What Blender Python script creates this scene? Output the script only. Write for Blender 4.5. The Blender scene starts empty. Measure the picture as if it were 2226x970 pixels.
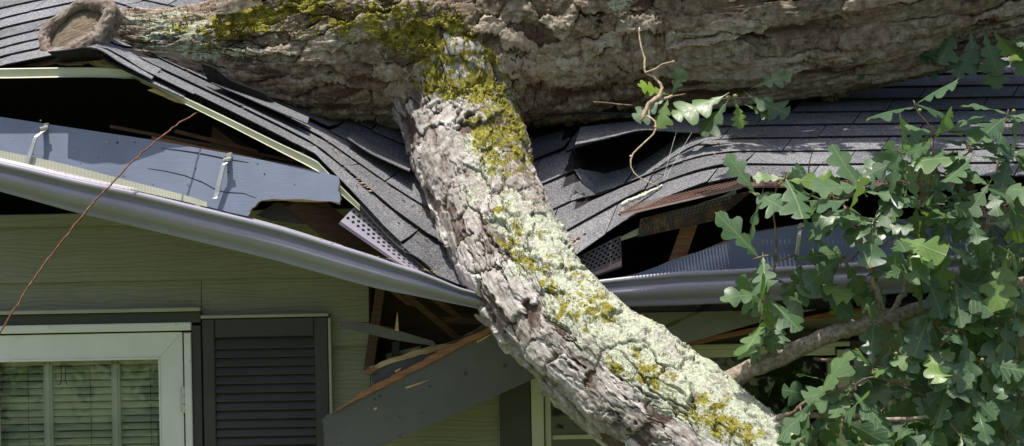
import bpy, math, random
import numpy as np
from mathutils import Vector, Matrix

# ------------------------------------------------------------------ camera, sky, sun, exposure
SC = bpy.context.scene
COL = SC.collection
Z0 = 2.55                      # camera height above the lawn (m)
DIST = 10.0                    # camera to eave line (m)
PPM = 600.0                    # photograph pixels per metre on the eave plane
ROLL = math.radians(1.1)
cam_d = bpy.data.cameras.new('camera'); cam = bpy.data.objects.new('camera', cam_d); COL.objects.link(cam)
cam_d.sensor_width = 36.0; cam_d.lens = 36.0 * DIST / (2226.0 / PPM); cam_d.clip_end = 500.0; cam_d.clip_start = 0.1
cam.matrix_world = Matrix.Translation((0, -DIST, Z0)) @ Matrix.Rotation(math.pi / 2, 4, 'X') @ Matrix.Rotation(-ROLL, 4, 'Z')
SC.camera = cam
SUN = Vector((-0.13, -0.18, 0.95)).normalized()
w = bpy.data.worlds.new('World'); SC.world = w; w.use_nodes = True
wn = w.node_tree; bg = wn.nodes['Background']
sky = wn.nodes.new('ShaderNodeTexSky'); sky.sky_type = 'NISHITA'; sky.sun_disc = False; sky.air_density = 0.8; sky.dust_density = 3.0; sky.ozone_density = 0.6
sky.sun_elevation = math.asin(SUN.z); sky.sun_rotation = math.atan2(SUN.x, SUN.y)
wn.links.new(sky.outputs[0], bg.inputs[0]); bg.inputs[1].default_value = 0.14
sl = bpy.data.lights.new('sun', 'SUN'); sl.energy = 4.3; sl.angle = math.radians(0.5); sl.color = (1.0, 0.955, 0.88)
so = bpy.data.objects.new('sun', sl); COL.objects.link(so)
so.rotation_euler = SUN.to_track_quat('Z', 'Y').to_euler(); so.location = (-4, -3, 12)
SC.view_settings.view_transform = 'Standard'; SC.view_settings.look = 'None'
SC.view_settings.exposure = 0.55; SC.view_settings.gamma = 1.0; SC.view_settings.use_curve_mapping = False
SC.render.engine = 'CYCLES'; SC.cycles.use_denoising = True
SC.cycles.max_bounces = 8; SC.cycles.diffuse_bounces = 4; SC.cycles.transparent_max_bounces = 8

RNG = random.Random(7)
NR = np.random.RandomState(11)
CR, SR = math.cos(ROLL), math.sin(ROLL)

def P(px, py, Y=0.0):
    """world point that stands at depth Y where the survey of the photograph reads (px, py)"""
    u = (px - 1113.0) / PPM; v = (485.0 - py) / PPM
    k = (DIST + Y) / DIST
    return Vector(((u * CR + v * SR) * k, Y, (-u * SR + v * CR) * k + Z0))

def to_px(x, y, z):
    k = DIST / (DIST + y)
    a = x * k; b = (z - Z0) * k
    return 1113.0 + PPM * (a * CR - b * SR), 485.0 - PPM * (a * SR + b * CR)

# ------------------------------------------------------------------ object helpers
def prop(o, label=None, cat=None, group=None, kind=None):
    if label: o['label'] = label
    if cat: o['category'] = cat
    if group: o['group'] = group
    if kind: o['kind'] = kind
    return o

def empty(name, loc, label=None, cat=None, group=None):
    o = bpy.data.objects.new(name, None); COL.objects.link(o); o.location = loc
    o.empty_display_size = 0.1
    return prop(o, label, cat, group)

def origin(p):
    t = Vector((0, 0, 0))
    while p is not None:
        t += p.location; p = p.parent
    return t

def link(name, me, parent=None, loc=None):
    o = bpy.data.objects.new(name, me); COL.objects.link(o)
    if parent is not None:
        o.parent = parent
    if loc is not None: o.location = loc
    return o

def mesh(name, V, F, mats, parent=None, midx=None, smooth=False, uv=None, attrs=None, own_origin=True):
    """V are world coordinates; object origin is set to the thing's lowest centre"""
    V = np.asarray(V, dtype=np.float64).reshape(-1, 3)
    o0 = origin(parent)
    loc = np.array([(V[:, 0].min() + V[:, 0].max()) / 2, (V[:, 1].min() + V[:, 1].max()) / 2, V[:, 2].min()])
    me = bpy.data.meshes.new(name)
    VL = (V - loc).astype(np.float32)
    if isinstance(F, np.ndarray):
        nf, k = F.shape
        me.vertices.add(len(VL)); me.vertices.foreach_set('co', VL.ravel())
        me.loops.add(nf * k); me.loops.foreach_set('vertex_index', F.ravel().astype(np.int32))
        me.polygons.add(nf); me.polygons.foreach_set('loop_start', np.arange(0, nf * k, k, dtype=np.int32))
        me.update(calc_edges=True)
    else:
        me.from_pydata(VL.tolist(), [], F); me.update()
    if not isinstance(mats, (list, tuple)): mats = [mats]
    for m in mats: me.materials.append(m)
    if midx is not None: me.polygons.foreach_set('material_index', np.asarray(midx, dtype=np.int32))
    if smooth: me.polygons.foreach_set('use_smooth', np.ones(len(me.polygons), dtype=bool))
    if attrs:
        for kx, av in attrs.items():
            at = me.attributes.new(kx, 'FLOAT', 'POINT'); at.data.foreach_set('value', np.asarray(av, dtype=np.float32))
    if uv is not None:
        ul = me.uv_layers.new(name='UVMap')
        li = np.empty(len(me.loops), dtype=np.int32); me.loops.foreach_get('vertex_index', li)
        ul.data.foreach_set('uv', np.asarray(uv, dtype=np.float32)[li].ravel())
    o = link(name, me, parent)
    o.location = Vector(loc) - o0
    return o

class MB:
    def __init__(s): s.v = []; s.f = []; s.m = []
    def add(s, V, F, m=0):
        n = len(s.v); s.v += [tuple(p) for p in V]; s.f += [tuple(i + n for i in f) for f in F]; s.m += [m] * len(F); return s
    def box(s, a, b, m=0):
        x0, y0, z0 = a; x1, y1, z1 = b
        return s.add([(x0,y0,z0),(x1,y0,z0),(x1,y1,z0),(x0,y1,z0),(x0,y0,z1),(x1,y0,z1),(x1,y1,z1),(x0,y1,z1)],
                     [(0,3,2,1),(4,5,6,7),(0,1,5,4),(1,2,6,5),(2,3,7,6),(3,0,4,7)], m)
    def bevbox(s, a, b, bv=0.004, m=0):
        """box with chamfered long front edges (facing -Y)"""
        x0,y0,z0=a; x1,y1,z1=b
        V=[(x0+bv,y0,z0+bv),(x1-bv,y0,z0+bv),(x1-bv,y0,z1-bv),(x0+bv,y0,z1-bv),(x0,y0+bv,z0),(x1,y0+bv,z0),(x1,y0+bv,z1),(x0,y0+bv,z1),(x0,y1,z0),(x1,y1,z0),(x1,y1,z1),(x0,y1,z1)]
        F=[(0,1,2,3),(4,5,1,0),(5,6,2,1),(6,7,3,2),(7,4,0,3),(8,9,5,4),(9,10,6,5),(10,11,7,6),(11,8,4,7),(11,10,9,8)]
        return s.add(V,F,m)
    def tube(s, pts, rad, n=8, m=0, cap=True, jit=0.0):
        pts = [Vector(p) for p in pts]
        if not isinstance(rad, (list, tuple)): rad = [rad] * len(pts)
        V = []; ref = None
        for i, p in enumerate(pts):
            t = (pts[min(i + 1, len(pts) - 1)] - pts[max(i - 1, 0)]).normalized()
            if ref is None: ref = Vector((0, 0, 1)) if abs(t.z) < 0.8 else Vector((1, 0, 0))
            a = (ref - t * ref.dot(t)).normalized(); b = t.cross(a); ref = a
            for k in range(n):
                q = 2 * math.pi * k / n; r = rad[i] * (1 + (RNG.random() - .5) * jit)
                V.append(p + a * (r * math.cos(q)) + b * (r * math.sin(q)))
        F = []
        for i in range(len(pts) - 1):
            for k in range(n):
                F.append((i*n+k, i*n+(k+1)%n, (i+1)*n+(k+1)%n, (i+1)*n+k))
        if cap:
            F.append(tuple(range(n-1, -1, -1))); F.append(tuple((len(pts)-1)*n + k for k in range(n)))
        return s.add(V, F, m)
    def build(s, name, mats, parent=None, smooth=False):
        return mesh(name, s.v, s.f, mats, parent, midx=s.m, smooth=smooth)

def spline(pts, n):
    """Catmull-Rom resample of rows (any number of columns)"""
    p = np.asarray(pts, float); m = len(p)
    q = np.vstack([2*p[0]-p[1], p, 2*p[-1]-p[-2]])
    t = np.linspace(0, m - 1 - 1e-9, n); i = t.astype(int); f = (t - i)[:, None]
    a, b, c, d = q[i], q[i+1], q[i+2], q[i+3]
    return .5*((2*b)+(-a+c)*f+(2*a-5*b+4*c-d)*f*f+(-a+3*b-3*c+d)*f**3)

# ------------------------------------------------------------------ numpy noise
def h2(ix, iy, s=0):
    n = (ix.astype(np.int64) * 374761393 + iy.astype(np.int64) * 668265263 + s * 982451653) & 0xffffffff
    n = ((n ^ (n >> 13)) * 1274126177) & 0xffffffff
    n = ((n ^ (n >> 16)) * 2246822519) & 0xffffffff
    return ((n ^ (n >> 15)) & 0xffffff) / float(0xffffff)
def vnoise(x, y, s=0):
    ix = np.floor(x); iy = np.floor(y); fx = x-ix; fy = y-iy
    ix = ix.astype(np.int64); iy = iy.astype(np.int64)
    fx = fx*fx*(3-2*fx); fy = fy*fy*(3-2*fy)
    return (h2(ix,iy,s)*(1-fx)+h2(ix+1,iy,s)*fx)*(1-fy)+(h2(ix,iy+1,s)*(1-fx)+h2(ix+1,iy+1,s)*fx)*fy
def fbm(x, y, s=0, o=4):
    r = 0; a = .5; t = 0
    for k in range(o):
        r = r + a*vnoise(x, y, s+k*17); t += a; x = x*2.03+3.1; y = y*2.03+1.7; a *= .5
    return r/t
def voronoi(x, y, s=0, jit=.9):
    ix = np.floor(x).astype(np.int64); iy = np.floor(y).astype(np.int64)
    f1 = np.full(x.shape, 9.); f2 = np.full(x.shape, 9.); cid = np.zeros(x.shape, np.int64)
    dx1 = np.zeros(x.shape); dy1 = np.zeros(x.shape)
    for a in (-1, 0, 1):
        for b in (-1, 0, 1):
            jx = ix+a; jy = iy+b
            cx = jx+.5+(h2(jx,jy,s)-.5)*jit; cy = jy+.5+(h2(jx,jy,s+5)-.5)*jit
            d = np.hypot(x-cx, y-cy); c = (jx+5000)*10000+(jy+5000)
            near = d < f1
            f2 = np.where(near, f1, np.minimum(f2, d))
            cid = np.where(near, c, cid); dx1 = np.where(near, x-cx, dx1); dy1 = np.where(near, y-cy, dy1)
            f1 = np.where(near, d, f1)
    return f1, f2, cid, dx1, dy1
def sstep(a, b, x):
    t = np.clip((x-a)/(b-a), 0, 1); return t*t*(3-2*t)

# ------------------------------------------------------------------ node helpers
class Mat:
    def __init__(s, name, rough=.6, spec=.4):
        s.m = bpy.data.materials.new(name); s.m.use_nodes = True; s.t = s.m.node_tree; s.n = s.t.nodes
        s.b = s.n['Principled BSDF']; s.b.inputs['Roughness'].default_value = rough
        s.b.inputs['Specular IOR Level'].default_value = spec
        s.out = s.n['Material Output']
    def L(s, a, b): s.t.links.new(a, b)
    def set(s, sock, v):
        if isinstance(v, bpy.types.NodeSocket): s.L(v, sock)
        elif isinstance(v, (tuple, list)) and len(v) == 3 and sock.type == 'RGBA': sock.default_value = (*v, 1)
        else: sock.default_value = v
    def co(s, kind='Object', scale=(1, 1, 1), rot=(0, 0, 0)):
        c = s.n.new('ShaderNodeTexCoord')
        mp = s.n.new('ShaderNodeMapping'); mp.inputs['Scale'].default_value = scale; mp.inputs['Rotation'].default_value = rot
        s.L(c.outputs[kind], mp.inputs[0]); return mp.outputs[0]
    def pos(s, scale=(1, 1, 1)):
        g = s.n.new('ShaderNodeNewGeometry'); mp = s.n.new('ShaderNodeMapping'); mp.inputs['Scale'].default_value = scale
        s.L(g.outputs['Position'], mp.inputs[0]); return mp.outputs[0]
    def noise(s, vec, scale, detail=4, rough=.55, dist=0.0):
        n = s.n.new('ShaderNodeTexNoise'); s.L(vec, n.inputs['Vector']); n.inputs['Scale'].default_value = scale
        n.inputs['Detail'].default_value = detail; n.inputs['Roughness'].default_value = rough; n.inputs['Distortion'].default_value = dist
        return n.outputs['Fac']
    def vor(s, vec, scale, feat='F1', out='Distance'):
        n = s.n.new('ShaderNodeTexVoronoi'); s.L(vec, n.inputs['Vector']); n.inputs['Scale'].default_value = scale; n.feature = feat
        return n.outputs[out]
    def wave(s, vec, scale, dist=3, detail=3, dscale=1.5, bd='Z'):
        n = s.n.new('ShaderNodeTexWave'); s.L(vec, n.inputs['Vector']); n.inputs['Scale'].default_value = scale; n.bands_direction = bd
        n.inputs['Distortion'].default_value = dist; n.inputs['Detail'].default_value = detail; n.inputs['Detail Scale'].default_value = dscale
        return n.outputs['Fac']
    def ramp(s, fac, stops):
        r = s.n.new('ShaderNodeValToRGB'); s.L(fac, r.inputs[0]); e = r.color_ramp.elements
        while len(e) < len(stops): e.new(.5)
        for el, (p, c) in zip(e, stops):
            el.position = p; el.color = (*c, 1) if isinstance(c, tuple) else (c, c, c, 1)
        return r.outputs[0]
    def step(s, fac, a, b, lo=0., hi=1.):
        r = s.n.new('ShaderNodeMapRange'); s.set(r.inputs['Value'], fac); r.inputs['From Min'].default_value = a; r.inputs['From Max'].default_value = b
        r.inputs['To Min'].default_value = lo; r.inputs['To Max'].default_value = hi; r.interpolation_type = 'SMOOTHSTEP'
        return r.outputs[0]
    def math(s, op, a, b=0., c=0.):
        r = s.n.new('ShaderNodeMath'); r.operation = op; s.set(r.inputs[0], a); s.set(r.inputs[1], b); s.set(r.inputs[2], c); return r.outputs[0]
    def mix(s, fac, a, b, mode='MIX'):
        r = s.n.new('ShaderNodeMix'); r.data_type = 'RGBA'; r.blend_type = mode
        s.set(r.inputs[0], fac); s.set(r.inputs[6], a); s.set(r.inputs[7], b); return r.outputs[2]
    def attr(s, nm):
        r = s.n.new('ShaderNodeAttribute'); r.attribute_name = nm; return r.outputs['Fac']
    def rnd(s):
        return s.n.new('ShaderNodeObjectInfo').outputs['Random']
    def color(s, c): s.set(s.b.inputs['Base Color'], c); return s
    def rough(s, c): s.set(s.b.inputs['Roughness'], c); return s
    def bump(s, hgt, dist=.002, strength=1.0, prev=None):
        r = s.n.new('ShaderNodeBump'); r.inputs['Distance'].default_value = dist; r.inputs['Strength'].default_value = strength
        s.L(hgt, r.inputs['Height'])
        if prev is not None: s.L(prev, r.inputs['Normal'])
        s.L(r.outputs[0], s.b.inputs['Normal']); return r.outputs[0]

M = {}
def painted(name, col, col2, rough=.45, grain=True, chips=0.0, spec=.35):
    m = Mat(name, rough, spec); v = m.pos()
    n = m.noise(v, 6, 5); n2 = m.noise(v, 90, 3)
    c = m.mix(m.step(n, .3, .7), col, col2)
    dirt = m.step(m.noise(v, 23, 6, .7), .62, .78)
    c = m.mix(m.math('MULTIPLY', dirt, .35), c, tuple(x * .55 for x in col))
    if chips > 0:
        ch = m.step(m.noise(v, 42, 3, .6), .70 - chips, .73 - chips)
        c = m.mix(ch, c, (.05, .045, .04))
    m.color(c)
    if grain:
        g = m.noise(m.pos((4, 8, 120)), 3, 3, .6)
        b = m.bump(g, .0012, .5)
        m.bump(n2, .0006, .4, b)
    else:
        m.bump(n2, .0004, .3)
    return m.m

M['fascia'] = painted('sky_tinted_grey_paint', (.175, .205, .275), (.15, .175, .24), .5, True, .02)  # grey paint with the sky's blue light mixed into its colour
M['greypaint'] = painted('grey_paint', (.115, .112, .105), (.095, .093, .087), .55, True, .015)
M['gutter'] = painted('gutter_enamel', (.285, .272, .325), (.25, .238, .285), .34, False, 0, .5)
M['white'] = painted('white_enamel', (.74, .73, .66), (.67, .66, .58), .42, False, 0)
M['cream'] = painted('cream_metal', (.52, .52, .40), (.45, .45, .33), .4, False, 0)
M['shutter'] = painted('shutter_paint', (.055, .054, .048), (.046, .045, .040), .5, True, 0)
M['casing'] = painted('casing_paint', (.055, .054, .046), (.046, .045, .038), .5, True, 0)
M['trim'] = painted('pale_trim_paint', (.40, .40, .30), (.34, .34, .25), .5, True, 0)

def siding():
    m = Mat('clapboard_paint', .55, .3); v = m.pos()
    c = m.mix(m.step(m.noise(v, 2.3, 5), .3, .7), (.27, .265, .178), (.235, .23, .152))
    st = m.step(m.noise(m.pos((1, 1, .25)), 30, 5, .7), .66, .8)
    c = m.mix(m.math('MULTIPLY', st, .5), c, (.09, .09, .06))
    m.color(c)
    # embossed cedar grain: long wavering ridges
    g = m.wave(m.pos((.22, 1, 1)), 17, 11, 4, 1.3, 'Z')
    g2 = m.noise(m.pos((3, 1, 60)), 2, 3)
    b = m.bump(m.ramp(g, [(0, 0.0), (.72, .15), (.86, 1.0), (1, .25)]), .0022, .7)
    m.bump(g2, .001, .4, b)
    return m.m
M['siding'] = siding()

def wood(name, a, b, c, rough=.7, scale=1.0):
    m = Mat(name, rough, .2); v = m.pos((3*scale, 14*scale, 55*scale))
    n = m.noise(v, 2, 6, .65, .6)
    col = m.ramp(n, [(.25, a), (.5, b), (.75, c)])
    m.color(col); m.bump(n, .003, .8); return m.m
M['rawwood'] = wood('fresh_split_wood', (.36, .22, .10), (.55, .38, .19), (.68, .52, .30))
M['redwood'] = wood('cedar_edge', (.16, .07, .035), (.30, .14, .07), (.44, .24, .13))
M['oldwood'] = wood('old_rafter_wood', (.055, .032, .02), (.10, .055, .033), (.16, .085, .05))
M['deck'] = wood('deck_underside', (.035, .022, .015), (.06, .038, .025), (.09, .055, .035), scale=.5)

def metal(name, col, rough=.35, rust=(.12, .05, .02), amount=.6, metallic=.8):
    m = Mat(name, rough, .5); v = m.pos()
    r = m.step(m.noise(v, 35, 5, .7), amount, amount + .12)
    m.color(m.mix(r, col, rust)); m.set(m.b.inputs['Metallic'], m.math('MULTIPLY', m.math('SUBTRACT', 1., r), metallic))
    m.rough(m.math('MULTIPLY_ADD', r, .4, rough)); m.bump(m.noise(v, 160, 3), .0006, .4); return m.m
M['strap'] = metal('galvanised_strap', (.58, .57, .54), .38, (.17, .10, .06), .60)
M['guard_pale'] = metal('pale_perforated_metal', (.38, .35, .40), .34, (.25, .20, .19), .70, .35)
M['guard_brown'] = metal('brown_perforated_metal', (.10, .055, .042), .42, (.16, .075, .04), .55, .1)
M['guard_dark'] = metal('dark_perforated_metal', (.075, .06, .058), .42, (.10, .06, .045), .6, .2)
M['guard_rust'] = metal('rusty_mesh_metal', (.045, .032, .028), .6, (.20, .11, .045), .5, .0)

def shingle():
    m = Mat('asphalt_shingle', .88, .25); v = m.pos()
    g = m.vor(v, 420, 'F1', 'Color'); sep = m.n.new('ShaderNodeSeparateColor'); m.L(g, sep.inputs[0])
    c = m.ramp(sep.outputs[0], [(0, (.052, .052, .057)), (.45, (.13, .13, .139)), (.8, (.22, .22, .235)), (1, (.42, .42, .43))])
    big = m.step(m.noise(v, 3.5, 5), .3, .7, .82, 1.12)
    c = m.mix(1., c, m.ramp(m.rnd(), [(0, .80), (1, 1.15)]), 'MULTIPLY')
    sc = m.n.new('ShaderNodeVectorMath'); sc.operation = 'SCALE'; m.L(c, sc.inputs[0]); m.L(big, sc.inputs['Scale'])
    dirt = m.step(m.noise(v, 11, 6, .7), .60, .75)
    m.color(m.mix(m.math('MULTIPLY', dirt, .35), sc.outputs[0], (.085, .07, .055)))
    m.bump(m.vor(v, 420), .0022, .75); return m.m
M['shingle'] = shingle()
def felt():
    m = Mat('shingle_underside', .95, .1); v = m.pos()
    m.color(m.ramp(m.noise(v, 60, 5, .7), [(.3, (.012, .012, .013)), (.7, (.035, .033, .032))])); m.bump(m.noise(v, 200, 3), .001, .5); return m.m
M['felt'] = felt()

def bark(name, dark, mid, light, red=.25, hue=0.0):
    m = Mat(name, .85, .2); v = m.pos()
    n1 = m.noise(v, 28, 6, .68); n2 = m.noise(v, 130, 5, .7); n3 = m.noise(v, 7, 4)
    tone = m.attr('tone'); ht = m.attr('ht')
    f = m.math('ADD', m.math('MULTIPLY_ADD', n1, 1.5, -.38), m.math('MULTIPLY', tone, .48))
    c = m.ramp(f, [(.26, dark), (.55, mid), (.86, light)])
    c = m.mix(m.math('MULTIPLY', m.step(n3, .45, .7), red), c, (.20, .105, .075))
    c = m.mix(m.math('MULTIPLY', m.step(n2, .56, .66), .45), c, tuple(q*.45 for q in mid))
    c = m.mix(m.math('MULTIPLY', m.step(n2, .42, .34), .35), c, tuple(min(1, q*1.25) for q in light))
    # weathered outer skin is grey, the inner bark showing in fissures is brown
    inner = m.step(ht, .50, .22)
    c = m.mix(m.math('MULTIPLY', inner, .85), c, (.075, .046, .032))
    # pale crust lichen
    ln = m.math('ADD', m.math('MULTIPLY', m.noise(v, 42, 6, .72), .9), m.math('MULTIPLY', m.noise(v, 9, 3), .5))
    lf = m.step(m.math('ADD', m.attr('lich'), ln), 1.08, 1.16)
    lc = m.ramp(m.noise(v, 95, 5, .7), [(.30, (.19, .21, .14)), (.47, (.40, .42, .31)), (.68, (.60, .61, .50))])
    lf = m.math('MULTIPLY', lf, m.step(m.vor(v, 120), .03, .16, .45, 1.))
    c = m.mix(lf, c, lc)
    # moss
    mn = m.math('ADD', m.math('MULTIPLY', m.noise(v, 33, 6, .7), .9), m.math('MULTIPLY', m.noise(v, 11, 3), .5))
    mf = m.step(m.math('ADD', m.attr('moss'), mn), 1.13, 1.22)
    mc = m.ramp(m.noise(v, 70, 6, .75), [(.28, (.070, .050, .014)), (.43, (.15, .125, .022)), (.57, (.27, .25, .035)), (.72, (.45, .44, .09))])
    c = m.mix(mf, c, mc)
    m.color(c)
    b = m.bump(n1, .0032, .7)
    b = m.bump(n2, .0022, .8, b)
    b = m.bump(m.math('MULTIPLY', m.noise(v, 230, 4, .7), m.math('MAXIMUM', lf, mf)), .0045, .9, b)
    return m.m
M['bark_limb'] = bark('limb_bark', (.12, .095, .076), (.29, .26, .232), (.50, .47, .44), .2)
M['bark_trunk'] = bark('trunk_bark', (.070, .050, .034), (.195, .155, .112), (.40, .345, .28), .35)
def twigmat(name, a, b):
    m = Mat(name, .75, .25); v = m.pos(); n = m.noise(v, 60, 5, .7)
    m.color(m.mix(m.step(n, .35, .65), a, b)); m.bump(n, .002, .7); return m.m
M['branch'] = twigmat('branch_bark', (.16, .12, .085), (.36, .31, .25))
M['twig'] = twigmat('twig_bark', (.10, .062, .042), (.24, .17, .12))
M['deadtwig'] = twigmat('bleached_twig', (.27, .19, .12), (.50, .40, .28))
M['vine'] = twigmat('red_brown_vine', (.10, .042, .025), (.22, .11, .065))
M['lichen'] = twigmat('lichen_crust', (.42, .43, .33), (.62, .62, .51))
M['cutwood'] = None

def leafmat(name, back=False):
    m = Mat(name, .42, .5)
    uvn = m.n.new('ShaderNodeUVMap'); sep = m.n.new('ShaderNodeSeparateXYZ'); m.L(uvn.outputs[0], sep.inputs[0])
    u, vv = sep.outputs[0], sep.outputs[1]
    av = m.math('ABSOLUTE', vv)
    mid = m.step(av, .020, .008)
    # side veins run forward from the midrib
    ph = m.math('SUBTRACT', m.math('MULTIPLY', u, 8.5), m.math('MULTIPLY', av, 7.))
    fr = m.math('ABSOLUTE', m.math('SUBTRACT', m.math('FRACT', ph), .5))
    sv = m.math('MULTIPLY', m.step(fr, .075, .03), .55)
    vein = m.math('MAXIMUM', mid, sv)
    r = m.rnd()
    base = m.ramp(r, [(0, (.052, .105, .052)), (.35, (.076, .140, .070)), (.75, (.100, .175, .085)), (.92, (.115, .205, .055)), (1, (.20, .31, .03))])
    n = m.noise(m.pos(), 45, 5)
    base = m.mix(m.math('MULTIPLY', m.step(n, .45, .7), .35), base, (.075, .14, .045))
    spot = m.step(m.noise(m.pos(), 75, 3, .5), .72, .76)
    base = m.mix(m.math('MULTIPLY', spot, .7), base, (.16, .10, .03))
    c = m.mix(m.math('MULTIPLY', vein, .6), base, (.20, .27, .09))
    geo = m.n.new('ShaderNodeNewGeometry')
    c = m.mix(m.math('MULTIPLY', geo.outputs['Backfacing'], .55), c, (.17, .23, .14))   # the leaf's own paler underside
    m.color(c); m.rough(m.step(n, .3, .7, .33, .48)); m.b.inputs['Coat Weight'].default_value = .10; m.b.inputs['Coat Roughness'].default_value = .38
    m.bump(m.math('ADD', vein, m.math('MULTIPLY', n, .5)), .0012, .6)
    tr = m.n.new('ShaderNodeBsdfTranslucent'); m.set(tr.inputs[0], m.mix(.5, c, (.20, .36, .02)))
    mx = m.n.new('ShaderNodeMixShader'); mx.inputs[0].default_value = .36
    m.L(m.b.outputs[0], mx.inputs[1]); m.L(tr.outputs[0], mx.inputs[2]); m.L(mx.outputs[0], m.out.inputs[0])
    return m.m
M['leaf'] = leafmat('oak_leaf')

def glass():
    m = Mat('window_glass', .02, .5); m.color((.9, .95, .9))
    gl = m.n.new('ShaderNodeBsdfGlossy'); gl.inputs['Roughness'].default_value = .02
    tp = m.n.new('ShaderNodeBsdfTransparent'); tp.inputs[0].default_value = (.96, .98, .96, 1)
    fr = m.n.new('ShaderNodeFresnel'); fr.inputs[0].default_value = 1.5
    wv = m.bump(m.noise(m.pos(), 5, 3), .004, .25); m.L(wv, gl.inputs['Normal'])
    f = m.math('MULTIPLY_ADD', fr.outputs[0], 1.0, .015)
    mx = m.n.new('ShaderNodeMixShader'); m.L(f, mx.inputs[0]); m.L(tp.outputs[0], mx.inputs[1]); m.L(gl.outputs[0], mx.inputs[2])
    m.L(mx.outputs[0], m.out.inputs[0]); return m.m
M['glass'] = glass()
def plain(name, c, rough=.6, c2=None, sc=20):
    m = Mat(name, rough, .3); v = m.pos(); n = m.noise(v, sc, 5)
    m.color(m.mix(n, c, c2 or tuple(x * .75 for x in c))); m.bump(n, .001, .3); return m.m
M['blind'] = plain('blind_slat', (.80, .80, .62), .45, (.72, .73, .55), 4)  # yellow-green of the reflection in the glass mixed into the slat colour
M['room'] = plain('room_plaster', (.20, .19, .17), .9)
M['dark'] = plain('dark_metal', (.03, .03, .03), .4)
M['silk'] = plain('spider_silk', (.6, .6, .6), .4)
M['acorn'] = plain('green_acorn', (.16, .20, .06), .4, (.22, .20, .09), 40)
M['debris'] = plain('bark_crumbs', (.20, .105, .055), .9, (.34, .22, .13), 50)
M['grass'] = plain('lawn_grass', (.085, .115, .04), .9, (.13, .15, .06), 3)
M['gravel'] = plain('soil', (.16, .14, .10), .9)
def treeleaf():
    m = Mat('tree_foliage', .7, .3); c = m.mix(m.noise(m.pos(), .7, 5), (.06, .12, .02), (.13, .21, .05)); m.color(c)
    tr = m.n.new('ShaderNodeBsdfTranslucent'); m.set(tr.inputs[0], (.24, .36, .06)); mx = m.n.new('ShaderNodeMixShader'); mx.inputs[0].default_value = .45
    m.L(m.b.outputs[0], mx.inputs[1]); m.L(tr.outputs[0], mx.inputs[2]); m.L(mx.outputs[0], m.out.inputs[0]); return m.m
M['treeleaf'] = treeleaf()
# ------------------------------------------------------------------ ground and the tree belt behind the photographer (seen in the panes)
gm = MB(); n = 24
gv = [(-60 + 120*i/n, -60 + 120*j/n, 0.04*math.sin(i*1.3)*math.cos(j*.9) if abs(-60+120*j/n) > 6 else 0) for j in range(n+1) for i in range(n+1)]
gm.add(gv, [(j*(n+1)+i, j*(n+1)+i+1, (j+1)*(n+1)+i+1, (j+1)*(n+1)+i) for j in range(n) for i in range(n)])
g = gm.build('ground', M['grass']); prop(g, 'green lawn in front of the damaged house', kind='structure')

tl_n = 15000
tx = NR.uniform(-34, 34, tl_n); th = NR.uniform(0, 1, tl_n)
top = 6.5 + 3.0*fbm(tx*.25, tx*0+3., 4, 3) + 1.5*np.sin(tx*.9)
tz = .3 + th**.8*top; ty = -27 + 2.4*np.sin(tx*.7) + NR.normal(0, 1.0, tl_n)
tv = np.zeros((tl_n, 4, 3)); a = NR.normal(size=(tl_n, 3)); a /= np.linalg.norm(a, axis=1)[:, None]
b = np.cross(a, NR.normal(size=(tl_n, 3))); b /= np.linalg.norm(b, axis=1)[:, None]
s_ = NR.uniform(.18, .42, tl_n)[:, None]
cen = np.stack([tx, ty, tz], 1)
for k, (p, q) in enumerate(((-1, 0), (0, -.6), (1, 0), (0, .6))): tv[:, k] = cen + a*s_*p + b*s_*q
o = mesh('treeline', tv.reshape(-1, 3), np.arange(tl_n*4).reshape(-1, 4), M['treeleaf'])
prop(o, 'belt of leafy green trees across the lawn, reflected in the panes', 'trees', kind='stuff')

# ------------------------------------------------------------------ the roof surface: undamaged on the right, crushed into a valley under the limb, levered up on the left
def curve(pts, Y):
    w_ = [P(a, b, Y) for a, b in pts]
    return np.array([p.x for p in w_]), np.array([p.z for p in w_])
EP = [(-400,262),(-100,185),(0,147),(150,117),(215,104),(262,125),(300,152),(400,200),(500,248),(600,297),(685,342),(730,386),(780,437),(850,512),(950,598),(1050,640),(1150,622),(1250,556),(1350,488),(1450,432),(1530,402),(1600,388),(1750,391),(2300,385),(3000,372)]
MP = [(-400,205),(-100,118),(0,82),(150,48),(215,38),(262,55),(300,82),(400,128),(500,176),(600,225),(700,275),(800,322),(870,352),(950,390),(1050,410),(1150,396),(1250,358),(1350,328),(1450,311),(1600,297),(1750,295),(2300,288),(3000,276)]
KP = [(-400,110),(-100,40),(0,10),(150,-20),(215,-32),(300,-10),(400,4),(500,20),(600,60),(700,110),(850,180),(950,220),(1050,245),(1150,242),(1250,226),(1350,216),(1450,212),(1600,209),(1750,208),(2300,200),(3000,186)]
EX, EZ = curve(EP, 0.0); MX, MZ = curve(MP, .5); KX, KZ = curve(KP, 1.0)
DX0, DX1 = P(1252, 330, .45).x, P(1545, 330, .45).x
def dent(x, Y):
    u = np.clip((x-DX0)/(DX1-DX0), 0, 1)
    return .13*sstep(0, .10, u)*(1-sstep(.35, 1., u))*sstep(.20, .50, Y)*(1-sstep(.80, .95, Y))
def roof(x, Y, d=1.0):
    x = np.asarray(x, float); Y = np.asarray(Y, float)
    e = np.interp(x, EX, EZ); m_ = np.interp(x, MX, MZ); k = np.interp(x, KX, KZ)
    z = np.where(Y < .5, e+(m_-e)*Y/.5, np.where(Y < 1, m_+(k-m_)*(Y-.5)/.5, k+.36*(Y-1)))
    return z - d*dent(x, Y)

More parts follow.
